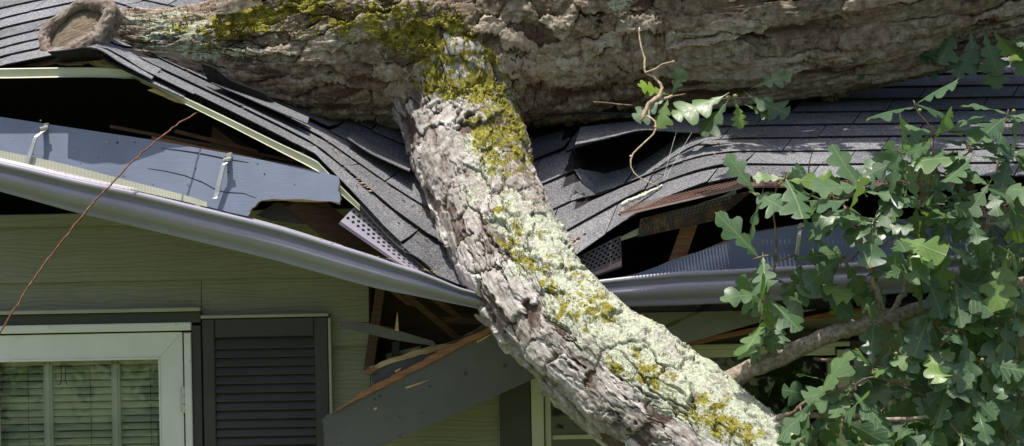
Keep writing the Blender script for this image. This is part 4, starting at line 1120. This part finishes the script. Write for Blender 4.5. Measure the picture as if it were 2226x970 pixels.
e1 = (Vector((1, 0, .30))-sn*Vector((1, 0, .30)).dot(sn)).normalized(); e2 = sn.cross(e1)
if e2.z < 0: e2 = -e2
V = []; F = []; nu, nv = 150, 34; at = {'lich': [], 'moss': [], 'ht': [], 'tone': []}
U = np.linspace(0, 2*math.pi, nu, endpoint=False)
for i in range(nu):
    u = U[i]; rr = 1+.10*math.sin(2*u+.6)+.05*math.sin(5*u+1)
    minor = .023*(1+.25*math.sin(u*1+2.4)+.16*math.sin(3*u))
    for j in range(nv):
        v = 2*math.pi*j/nv
        nz = float(fbm(np.array([u*7.]), np.array([v*2.2]), 91, 4)[0])-.5
        fz = abs(float(fbm(np.array([u*3.2]), np.array([v*3.5+5]), 95, 3)[0])-.5)
        m_ = minor*(1.12+.40*nz-.30*max(0, 1-fz/.05))
        ra = .127*rr+m_*math.cos(v); rb = .097*rr+m_*math.cos(v)
        back = max(0., -math.sin(v))
        V.append(sc_+e1*(math.cos(u)*ra)+e2*(math.sin(u)*rb)+sn*(m_*math.sin(v)*(1.0+1.8*back)))
        at['lich'].append(.12); at['moss'].append(.05); at['ht'].append(min(1, .6+nz)); at['tone'].append(.35+.5*nz)
for i in range(nu):
    for j in range(nv): F.append((i*nv+j, ((i+1) % nu)*nv+j, ((i+1) % nu)*nv+(j+1) % nv, i*nv+(j+1) % nv))
M['callus'] = bark('callus_bark', (.085, .066, .052), (.19, .155, .128), (.34, .295, .25), .25)
stub = mesh('sawn_stub', V, F, M['callus'], oak, smooth=True, attrs=at)
def cutmat():
    m = Mat('weathered_end_grain', .85, .15); v = m.co('UV')
    sep = m.n.new('ShaderNodeSeparateXYZ'); m.L(v, sep.inputs[0])
    g = m.noise(m.co('UV', (1.2, 16, 1), (0, 0, -.6)), 2.2, 6, .75, .2); n = m.noise(m.co('UV'), 14, 5)
    rad = m.wave(m.co('UV'), 9, 3, 3, 2, 'X')
    c = m.ramp(g, [(.34, (.04, .03, .02)), (.46, (.16, .125, .085)), (.56, (.24, .20, .145)), (.70, (.40, .36, .29))])
    c = m.mix(m.math('MULTIPLY', m.step(n, .5, .7), .4), c, (.26, .16, .085))
    m.color(c); m.bump(m.math('ADD', g, m.math('MULTIPLY', rad, .2)), .007, .9); return m.m
M['cutwood'] = cutmat()
V = [sc_-sn*.010+e1*.005-e2*.004]; uvs = [(0, 0)]; F = []; nr_ = 12; na = 60
for k in range(1, nr_+1):
    for i in range(na):
        u = 2*math.pi*i/na; r = k/nr_; nz = float(fbm(np.array([r*9*math.cos(u)]), np.array([r*9*math.sin(u)]), 14, 3)[0])-.5
        V.append(sc_+e1*(math.cos(u)*r*.120+.005)+e2*(math.sin(u)*r*.090-.004)+sn*(-.010-.008*r*r+.010*nz)); uvs.append((math.cos(u)*r, math.sin(u)*r*.7))
for i in range(na):
    F.append((0, 1+i, 1+(i+1) % na))
    for k in range(nr_-1): F.append((1+k*na+i, 1+(k+1)*na+i, 1+(k+1)*na+(i+1) % na, 1+k*na+(i+1) % na))
mesh('cut_face', V, F, M['cutwood'], stub, uv=uvs, smooth=True)
# flared bark at the stub's foot
for a, b, r in (((120,118),(60,134),.020), ((150,122),(40,139),.014), ((100,112),(84,132),.022)):
    p, q = P(*a, .12), P(*b, .06); mb = MB(); mb.tube([p, p*.5+q*.5+Vector((0,0,-.012)), q], [r, r*.8, r*.35], 9, jit=.3)
    o_ = mb.build('bark_flare', M['callus'], stub, smooth=True)
    for kx, vv in (('lich', .1), ('moss', .05), ('ht', .5), ('tone', .2)):
        av = o_.data.attributes.new(kx, 'FLOAT', 'POINT'); av.data.foreach_set('value', np.full(len(o_.data.vertices), vv, np.float32))

# peeling bark strips along the limb's lower edge and the top-left shreds
def strip(pts, wid, name, parent, mat):
    C = spline([tuple(p) for p in pts], 12); V = []
    for i, c in enumerate(C):
        t = C[min(i+1, 11)]-C[max(i-1, 0)]; t /= np.linalg.norm(t); s_ = np.cross(t, np.array([0, -1., 0])); s_ /= np.linalg.norm(s_)
        ww = wid*(1-.75*(i/11)**2)*(.8+.4*RNG.random())
        V += [c+s_*ww*.5, c-s_*ww*.5, c-s_*ww*.42+np.array([0, .008, 0]), c+s_*ww*.42+np.array([0, .008, 0])]
    F = [(i*4+k, i*4+(k+1) % 4, (i+1)*4+(k+1) % 4, (i+1)*4+k) for i in range(11) for k in range(4)]+[(0,1,2,3), (47,46,45,44)]
    n_ = len(V); return mesh(name, V, F, mat, parent, attrs={'lich': [.02]*n_, 'moss': [0.]*n_, 'ht': [.6]*n_, 'tone': [.2+.5*RNG.random()]*n_})
for pts in ([(1205,832,-.34),(1180,818,-.37),(1158,806,-.40),(1142,796,-.43)], [(1240,862,-.36),(1210,858,-.36),(1185,856,-.37),(1168,856,-.38)],
            [(1085,712,-.20),(1062,702,-.22),(1045,694,-.24),(1032,684,-.26)], [(1320,935,-.48),(1295,915,-.5),(1280,900,-.51),(1262,888,-.52)], [(1130,770,-.26),(1118,748,-.28),(1100,735,-.29),(1090,720,-.3)]):
    strip([P(*q) for q in pts], .030, 'bark_strip', limb, M['bark_limb'])
for k in range(9):
    y = RNG.uniform(-4, 24); x = RNG.uniform(478, 520)
    strip([P(x+80, y-26, .33), P(x+45, y-10, .33), P(x+15, y+3, .33), P(x-12, y+9, .34)], .014, 'bark_strip', trunk, M['bark_trunk'])

# ------------------------------------------------------------------ leaves
def leaf_mesh(seed):
    r = random.Random(seed)
    nl = r.choice((3.6, 4.1, 4.4)); phs = r.uniform(-.25, .1); st_ = []
    for i in range(23):
        t = i/22.; env = .36*math.sin(math.pi*min(1, t**1.25*1.0))**.75*(.35+.75*t) if 0 < t < 1 else 0
        f = 1-.74*(1-abs(math.sin(math.pi*(nl*t**.92+phs))))**1.5
        st_.append((t, max(.012 if 0 < t < 1 else 0, env*f*1.12)))
    V = []; UV = []; n_ = len(st_)
    wl = [r.uniform(-.25, .2) for _ in range(6)]; wr = [r.uniform(-.25, .2) for _ in range(6)]; jl = [1+wl[i//4] for i in range(n_)]; jr = [1+wr[i//4] for i in range(n_)]
    fold = r.uniform(-.1, .45); bend = r.uniform(-.2, .45); tw = r.uniform(-.5, .5); wav = r.uniform(.01, .05); ph = r.uniform(0, 6)
    side = r.uniform(-.18, .18)
    def place(t, w_, lobe):
        tt = t+abs(w_)*.22
        x = tt; y = w_+side*tt*tt; z = -fold*abs(w_)*.8-bend*tt*tt*.5+wav*math.sin(11*tt+ph+(3 if w_ > 0 else 0))*(abs(w_)*4)+tw*w_*(tt-.3)
        return (x, y, z)
    for i, (t, w_) in enumerate(st_):
        lobe = 0 < i < n_-1 and st_[i-1][1] < w_ > st_[i+1][1]
        V += [place(t, w_*jl[i], lobe), place(t, 0, False), place(t, -w_*jr[i], lobe)]; UV += [(t, w_*jl[i]), (t, 0), (t, -w_*jr[i])]
    F = []
    for i in range(n_-1):
        a = i*3; F += [(a, a+1, a+4, a+3), (a+1, a+2, a+5, a+4)]
    # petiole
    b_ = len(V); V += [(-.10, .006, .02), (-.10, -.006, .02), (.02, -.010, .001), (.02, .010, .001)]; UV += [(0, 0)]*4; F.append((b_, b_+1, b_+2, b_+3))
    me = bpy.data.meshes.new('leaf'); me.from_pydata(V, [], F); me.update(); me.materials.append(M['leaf'])
    me.polygons.foreach_set('use_smooth', np.ones(len(me.polygons), dtype=bool))
    ul = me.uv_layers.new(name='UVMap'); li = np.empty(len(me.loops), np.int32); me.loops.foreach_get('vertex_index', li); ul.data.foreach_set('uv', np.array(UV, np.float32)[li].ravel())
    return me, np.array(V), F, np.array(UV)
LEAVES = [leaf_mesh(100+k) for k in range(12)]
def leaf_matrix(base, d, nrm, size, width=1.0):
    d = Vector(d).normalized(); nrm = Vector(nrm); z = (nrm-d*nrm.dot(d))
    z = z.normalized() if z.length > 1e-3 else d.orthogonal().normalized(); y = z.cross(d)
    return Matrix(((d.x*size, y.x*size*width, z.x*size, base.x), (d.y*size, y.y*size*width, z.y*size, base.y), (d.z*size, y.z*size*width, z.z*size, base.z), (0, 0, 0, 1)))
def put_leaf(mtx, parent, name='leaf'):
    me = RNG.choice(LEAVES)[0]; o_ = link(name, me, parent)
    o_.matrix_local = Matrix.Translation(-origin(parent)) @ mtx; return o_
leafless = []     # collected for the stuff foliage
def rosette(c, axis_, n_, size, sink, spread=1.0, seed=0):
    r = random.Random(seed); axis_ = Vector(axis_).normalized(); a = axis_.orthogonal().normalized(); b = axis_.cross(a)
    ph = r.uniform(0, 6.28)
    for k in range(n_):
        ang = ph+k*2.4+r.uniform(-.35, .35); out = a*math.cos(ang)+b*math.sin(ang)
        d = axis_*r.uniform(.0, .7)+out*spread*r.uniform(.7, 1.1)+Vector((0, -.10, -.45*r.random()-.12))
        d.y *= .65
        nrm = Vector((r.uniform(-.55, .35), r.uniform(-1.0, -.1), r.uniform(.2, 1.1)))+axis_*.3
        s = size*r.choice((.62, .8, .92, 1., 1.08, 1.18)); sink(leaf_matrix(c+axis_*r.uniform(-.035, .01), d, nrm, s, r.uniform(.74, 1.02)))
# leafy branch growing from the limb on the right
def stem(pts, r0, r1, name, parent, mat, n_=18, seg=8, wob=.004):
    C = spline([tuple(P(*p)) for p in pts], n_); C[1:-1] += NR.normal(0, wob, (n_-2, 3))
    mb = MB(); mb.tube([Vector(c) for c in C], [r0+(r1-r0)*i/(n_-1) for i in range(n_)], seg, jit=.14)
    return mb.build(name, mat, parent, smooth=True), C
br, CB = stem([(1560,842,-.52),(1600,818,-.53),(1690,778,-.55),(1800,730,-.56),(1880,706,-.56),(1935,690,-.55),(2030,662,-.52),(2130,635,-.50),(2300,596,-.46)], .034, .019, 'branch', oak, M['branch'], 40, 12, .002)
nodes = [CB]
for pts, r0, r1 in [
    ([(1922,694,-.56),(1908,640,-.58),(1900,600,-.60),(1880,555,-.62),(1856,505,-.63),(1838,482,-.63)], .0135, .006),
    ([(1905,610,-.60),(1890,560,-.62),(1860,480,-.64),(1830,440,-.66),(1795,420,-.66)], .008, .003),
    ([(1930,690,-.55),(1950,660,-.54),(1965,630,-.54),(1985,560,-.56),(2005,480,-.58),(2020,400,-.58),(2028,300,-.58)], .012, .004),
    ([(2010,470,-.58),(2000,400,-.62),(2010,330,-.62),(2028,285,-.62)], .005, .0022),
    ([(1935,694,-.54),(1965,730,-.58),(1990,770,-.62),(2010,815,-.64)], .013, .007),
    ([(2100,640,-.50),(2120,560,-.52),(2150,480,-.54),(2165,380,-.56),(2185,260,-.58)], .011, .003),
    ([(2140,520,-.54),(2100,440,-.60),(2080,380,-.62),(2110,320,-.62)], .006, .003),
    ([(1672,915,-.72),(1720,903,-.74),(1800,902,-.76),(1900,906,-.76),(2000,912,-.74),(2080,905,-.72)], .0125, .006),
    ([(1680,925,-.72),(1720,950,-.76),(1770,985,-.8)], .010, .007),
    ([(1705,910,-.74),(1760,870,-.78),(1830,842,-.80),(1900,820,-.8)], .007, .003),
    ([(1770,780,-.56),(1860,800,-.66),(1960,840,-.70),(2060,880,-.72)], .006, .003),
    ([(2050,655,-.52),(2030,720,-.62),(2050,800,-.68),(2090,870,-.7)], .007, .003),
    ([(2130,640,-.50),(2140,720,-.60),(2160,820,-.66),(2180,930,-.68)], .008, .003),
    ([(2190,620,-.48),(2200,700,-.6),(2215,800,-.62),(2210,900,-.64)], .007, .003),
    ([(2010,815,-.64),(2040,760,-.7),(2090,700,-.72),(2150,680,-.72)], .005, .0025),
    ([(1690,778,-.55),(1660,745,-.60),(1655,700,-.62),(1670,650,-.64),(1690,560,-.66),(1680,450,-.66),(1690,390,-.66)], .006, .0025)]:
    o_, C = stem(pts, r0, r1, 'twig', br, M['branch'] if r0 > .01 else M['twig']); nodes.append(C)
allnodes = np.vstack(nodes[:])
# rosettes: px, py, depth, leaves, direction (dx right, dz up), size
RS = [(1708,382,-.66,4,(.2,1)),(1640,420,-.68,4,(-1,.2)),(1740,440,-.66,4,(.6,.3)),
      (1650,560,-.68,4,(-.8,-.2)),(1665,640,-.68,4,(-.3,-1)),(1690,700,-.66,5,(-.8,-.2)),(1660,690,-.66,3,(-1,.1)),
      (1740,570,-.66,4,(.4,-.2)),(1770,620,-.66,4,(.2,-1)),(1830,570,-.66,5,(-.2,-.6)),(1845,640,-.64,4,(.2,-1)),(1800,425,-.68,4,(-.2,.7)),
      (1835,470,-.68,4,(-.5,.4)),(1900,480,-.68,5,(.2,.6)),(1880,400,-.66,4,(.1,.9)),(1955,330,-.66,4,(-.7,.3)),(1990,230,-.64,3,(-.3,1)),
      (2028,285,-.64,5,(.0,1)),(1960,400,-.68,5,(-.5,.2)),(2000,440,-.70,5,(.2,.3)),(2060,370,-.68,5,(.5,.4)),(2040,450,-.70,5,(.4,-.2)),(1950,520,-.70,5,(-.3,-.4)),
      (2110,320,-.66,4,(-.2,.9)),(2190,250,-.64,4,(.2,1)),(2200,330,-.66,5,(.6,.2)),(2150,400,-.68,5,(-.2,.3)),(2210,430,-.68,5,(.4,.0)),(2120,470,-.7,5,(-.3,-.1)),
      (2060,530,-.70,5,(.1,-.5)),(2000,590,-.68,5,(-.2,-.5)),(2080,610,-.70,5,(.3,-.5)),(2160,550,-.70,5,(.2,-.4)),(2210,560,-.68,4,(.5,-.2)),
      (1760,870,-.82,5,(-.4,.2)),(1850,850,-.82,5,(.2,.3)),(1900,790,-.74,5,(.2,.4)),(1960,760,-.72,5,(.2,.1)),
      (2030,690,-.72,5,(.3,-.3)),(2020,760,-.74,5,(-.1,-.4)),(2090,720,-.74,5,(.3,-.2)),(2150,680,-.74,5,(.4,-.3)),(2200,700,-.72,5,(.4,-.4)),
      (2060,830,-.74,5,(.0,-.5)),(2130,790,-.74,5,(.2,-.4)),(2190,800,-.72,5,(.3,-.5)),(1990,860,-.76,5,(-.1,-.5)),(1920,900,-.78,5,(-.1,-.5)),(1830,920,-.80,4,(-.1,-.7)),
      (1800,830,-.8,4,(-.4,-.1)),(2050,920,-.76,5,(.0,-.6)),(2120,880,-.74,5,(.2,-.5)),(2180,900,-.72,5,(.2,-.5)),(1960,950,-.78,5,(.0,-.7)),(2090,965,-.76,5,(.0,-.6)),(2210,960,-.72,5,(.2,-.5)),(1880,970,-.8,4,(-.2,-.6)),(1740,960,-.84,4,(-.3,-.3))]
mats_ = []
for k, (px, py, Y, n_, (dx_, dz_)) in enumerate(RS):
    c = P(px, py, Y+RNG.uniform(-.06, .10)); ax = Vector((dx_, RNG.uniform(-.5, .2), dz_))
    rosette(c, ax, n_-(1 if px < 1900 and k % 2 else 0)+(1 if px > 1950 and k % 2 else 0), .178, lambda m_: mats_.append(m_), 1.0, 900+k)
    d2 = np.linalg.norm(allnodes-np.array(c), axis=1)+.9*np.clip(np.linalg.norm(allnodes-np.array(c), axis=1) < .05, 0, 1)
    p = Vector(allnodes[int(np.argmin(d2))])
    if (p-c).length < .6:
        mid = (p+c)/2+Vector((RNG.uniform(-.03,.03), RNG.uniform(-.02,.02), RNG.uniform(-.03,.03)))
        C = spline([tuple(p), tuple(mid), tuple(c-ax.normalized()*.02), tuple(c+ax.normalized()*.02)], 9)
        mb = MB(); mb.tube([Vector(q) for q in C], [.0042-.0022*i/8 for i in range(9)], 6); mb.build('twig', M['twig'], br, smooth=True)
mats_ = mats_[:300]
for m_ in mats_: put_leaf(m_, br)
print('leaves', len(mats_))
# the rest of the leaf mass behind the big leaves
def leafstuff(ms, name, parent, label=None):
    Vs, Fs, Us, n_ = [], [], [], 0
    for m_ in ms:
        _, V, F, UV = RNG.choice(LEAVES); A = np.array(m_); w_ = V@A[:3, :3].T+A[:3, 3]
        Vs.append(w_); Us.append(UV); Fs += [tuple(q+n_ for q in f) for f in F]; n_ += len(V)
    o_ = mesh(name, np.vstack(Vs), Fs, M['leaf'], parent, smooth=True, uv=np.vstack(Us)); o_['kind'] = 'stuff'
    if label: o_['label'] = label
    return o_
back = []
for k in range(46):
    px = RNG.uniform(1930, 2260); py = RNG.uniform(560, 1010) if k < 32 else RNG.uniform(330, 620)
    if px < 2000 and py < 620: continue
    rosette(P(px, py, RNG.uniform(-.45, -.15)), Vector((RNG.uniform(-1, 1), RNG.uniform(-.4, .4), RNG.uniform(-.8, .6))), 5, .15, lambda m_: back.append(m_), 1.0, 3000+k)
for k in range(10):
    rosette(P(RNG.uniform(1760, 1930), RNG.uniform(840, 1000), RNG.uniform(-.5, -.3)), Vector((RNG.uniform(-1, 1), 0, RNG.uniform(-.8, .6))), 5, .15, lambda m_: back.append(m_), 1.0, 3300+k)
leafstuff(back, 'foliage', br)
# acorns on the branch
for k in range(12):
    px, py, Y = RNG.choice([(q[0], q[1], q[2]) for q in RS if q[0] > 1800]); c = P(px+RNG.uniform(-14, 14), py+RNG.uniform(-12, 12), Y-.02)
    mb = MB(); pts = [c+Vector((0, 0, .007*math.cos(math.pi*i/6))) for i in range(7)]
    mb.tube(pts, [max(.0004, .0072*math.sin(math.pi*i/6)) for i in range(7)], 9); mb.build('acorn', M['acorn'], br, smooth=True)
# unseen crown of the fallen tree, placed to shade the trunk and roof
crown = []
for k in range(46):
    x = RNG.uniform(1480, 2500); c = P(x, RNG.uniform(-700, -420), RNG.uniform(.0, .6))
    rosette(c, Vector((RNG.uniform(-1, 1), RNG.uniform(-1, 1), RNG.uniform(-.2, 1))), 5, .165, lambda m_: crown.append(m_), 1.0, 5000+k)
up, CU = stem([(2700,-330,.75),(2300,-420,.25),(1950,-480,.22),(1700,-500,.20),(1480,-560,.18)], .13, .06, 'branch', oak, M['branch'], 24, 12)
for k in range(80):  # unseen forward leaf band, added to shade the right gutter
    c = P(RNG.uniform(1420, 2600), RNG.uniform(-760, -560), RNG.uniform(-.72, -.40))
    rosette(c, Vector((RNG.uniform(-1, 1), RNG.uniform(-.6, .6), RNG.uniform(-.2, 1))), 6, .165, lambda m_: crown.append(m_), 1.0, 6000+k)
leafstuff(crown, 'foliage', up)
stem([(2300,-425,.25),(2050,-560,-.3),(1800,-640,-.6),(1500,-660,-.62)], .05, .015, 'branch', oak, M['branch'], 20, 10)  # unseen branch added for the leaves that shade the gutter
# ------------------------------------------------------------------ loose twigs, sprigs, vine and crumbs
def thing_tube(pts, r, name, label, cat, mat, n_=30, seg=7, jit=.2, wob=.0, group=None):
    C = spline([tuple(P(*p)) for p in pts], n_)
    if wob: C[1:-1] += NR.normal(0, wob, (n_-2, 3))
    rr = np.interp(np.linspace(0, 1, n_), np.linspace(0, 1, len(r)), r)
    mb = MB(); mb.tube([Vector(c) for c in C], list(map(float, rr)), seg, jit=jit); o_ = mb.build(name, mat, None, smooth=True)
    return prop(o_, label, cat, group), C
thing_tube([(-40,790,-.42),(10,705,-.40),(80,598,-.36),(150,505,-.32),(215,428,-.28),(300,340,-.20),(380,275,-.10),(432,243,-.02)], [.0030,.0032,.0034,.0038,.0034,.0028,.0024], 'vine', 'thin red brown vine stretched slanting across the sagging gutter', 'vine', M['vine'], 60, 7, .25, .0015)
dt, DC = thing_tube([(1390,60,.30),(1391,85,.28),(1400,125,.26),(1404,158,.24),(1426,172,.23),(1438,190,.22),(1434,208,.21),(1412,226,.20),(1400,250,.19),(1394,262,.185)], [.003,.003,.0035,.0045,.005,.006,.009,.0095,.008,.004], 'dead_twig', 'pale bare crooked twig dangling in front of the trunk', 'twig', M['deadtwig'], 40, 8, .35, .0015)
def tpart(pts, r0, r1, parent, name='shoot', mat=None):
    C = spline([tuple(P(*p)) for p in pts], 16); mb = MB(); mb.tube([Vector(c) for c in C], [r0+(r1-r0)*i/15 for i in range(16)], 6, jit=.35); return mb.build(name, mat or M['deadtwig'], parent, smooth=True)
tpart([(1404,158,.24),(1425,150,.22),(1440,140,.21),(1464,134,.20)], .004, .0025, dt)
tpart([(1406,252,.19),(1422,262,.17),(1426,275,.16),(1420,292,.15),(1390,320,.12),(1374,338,.10),(1371,362,.09),(1385,383,.08),(1410,396,.08),(1432,404,.08)], .004, .0022, dt)
tpart([(1432,216,.22),(1448,214,.22),(1462,208,.22)], .006, .005, dt)
for px, py, Y in ((1404,158,.23), (1371,340,.10), (1424,276,.16), (1464,134,.20), (1400,124,.26)):
    c = P(px, py, Y); mb = MB(); mb.tube([c+Vector((-.004,0,-.002)), c, c+Vector((.004,0,.002))], [.002,.006,.002], 7); mb.build('bud', M['deadtwig'], dt, smooth=True)
lt, LC = thing_tube([(1352,446,.02),(1366,438,.04),(1400,424,.06),(1440,404,.09)], [.007,.008,.007,.005], 'lichen_twig', 'short white lichen crusted twig on the bent shingle edge', 'twig', M['lichen'], 40, 8, .9)
thing_tube([(1238,540,.03),(1258,526,.05),(1272,516,.06),(1292,504,.08)], [.004,.006,.0055,.003], 'lichen_twig', 'small tan twig on the shingles beside the limb', 'twig', M['deadtwig'], 24, 7, .6)
thing_tube([(1290,222,.40),(1320,224,.40),(1345,227,.40),(1375,229,.40)], [.003,.003,.003,.002], 'dead_twig', 'thin dark stick poking out below the trunk left of the oak sprig', 'twig', M['twig'], 16, 6)
thing_tube([(1752,405,-.12),(1757,380,-.14),(1760,350,-.15),(1770,322,-.16)], [.003,.003,.002,.001], 'dead_twig', 'thin upright dark twig in front of the straight shingle edge', 'twig', M['twig'], 16, 6)
thing_tube([(1442,392,.09),(1455,340,.16),(1470,288,.26)], [.0006,.0006,.0006], 'spider_thread', 'fine silver thread nearer the dangling twig, strung over the roof hollow', 'thread', M['silk'], 12, 4, 0)
thing_tube([(1444,396,.09),(1470,345,.16),(1504,288,.28)], [.0006,.0006,.0006], 'spider_thread', 'fine silver thread farther right, strung over the roof hollow', 'thread', M['silk'], 12, 4, 0)

# leafy sprigs wedged under the trunk
def sprig(leaves, stem_pts, label, acorns=()):
    o_, C = thing_tube(stem_pts, [.0035,.003,.002], 'oak_sprig', label, 'sprig', M['twig'], 14, 6)
    for px, py, Y, dx_, dz_, s in leaves:
        d = Vector((dx_, RNG.uniform(-.3, 0), dz_)); put_leaf(leaf_matrix(P(px, py, Y), d, Vector((RNG.uniform(-.2,.2), -.75, .75)), s, 1.1), o_)
    for px, py, Y in acorns:
        c = P(px, py, Y); mb = MB(); mb.tube([c+Vector((.010*math.cos(math.pi*i/6), 0, 0)) for i in range(7)], [max(.0004, .010*math.sin(math.pi*i/6)) for i in range(7)], 9); mb.build('acorn', M['acorn'], o_, smooth=True)
sprig([(1575,208,.34,-1,-.45,.21),(1580,222,.33,-.6,-.75,.16),(1600,225,.36,.2,-.8,.10),(1625,205,.36,.7,-.45,.17),(1640,190,.40,.7,.3,.15),(1625,230,.36,.9,-.3,.11)], [(1690,205,.42),(1630,212,.40),(1560,216,.38)], 'broad oak leaf sprig with acorns wedged under the trunk', [(1583,213,.34),(1598,210,.34)])
sprig([(1445,215,.36,-.7,-.35,.14),(1452,216,.36,-.3,-.7,.12),(1450,205,.38,-.9,.3,.12),(1462,205,.38,.2,.5,.10)], [(1490,205,.40),(1460,210,.39),(1445,214,.38)], 'small oak leaf sprig behind the dangling twig')
sprig([(1930,128,.70,-1,-.35,.15),(1960,110,.75,.2,-.9,.12),(1990,140,.72,.8,-.4,.10),(1985,120,.74,.4,.6,.11)], [(2040,95,.8),(1980,115,.76),(1935,128,.72)], 'oak leaf sprig lying on the shingles below the trunk at right')
hang = [(2080,60,.6,-.5,-.8,.16),(2110,70,.6,.1,-1,.17),(2140,72,.6,.2,-1,.17),(2160,70,.62,.6,-.8,.16),(2120,90,.6,-.4,-.9,.16),(2190,80,.6,.8,-.3,.15),(2200,90,.62,.3,-.7,.14),(2070,88,.62,-.8,-.4,.13),(2150,110,.6,.1,-1,.15),(2215,75,.6,.9,.1,.15),(2050,105,.66,-.6,-.3,.11)]
sprig(hang, [(2160,20,.62),(2140,60,.62),(2110,80,.62)], 'hanging oak leaf spray below the trunk in the top right corner')

# crumbs of bark and dry bits on the shingles
def roofpt():
    while True:
        px = RNG.choice((RNG.uniform(1300, 1700), RNG.uniform(1650, 2230), RNG.uniform(700, 930))); Y = RNG.uniform(.0, .55) if px > 1000 else RNG.uniform(.05, .3)
        x = P(px, 400, Y).x
        if px < 1000 or not (DX0-.05 < x < DX1): return (x, Y, float(roof(x, Y))+.016)
crumbs(150, roofpt, .0055, M['debris'], 'debris', 'reddish bark crumbs scattered on the shingles', 'bark crumbs', None, .5)
def bigbits():
    px, py, Y = RNG.choice(((775,380,.12),(790,385,.12),(785,378,.13),(1345,436,.05),(1260,498,.06),(1395,412,.1),(1200,350,.2)))
    x = P(px+RNG.uniform(-14,14), py, Y).x; return (x, Y+RNG.uniform(-.01,.01), float(roof(x, Y))+.018)
crumbs(26, bigbits, .010, M['deadtwig'], 'bark_chips', 'tan bark chips lying on the crushed shingles', 'bark chips', None, .35)
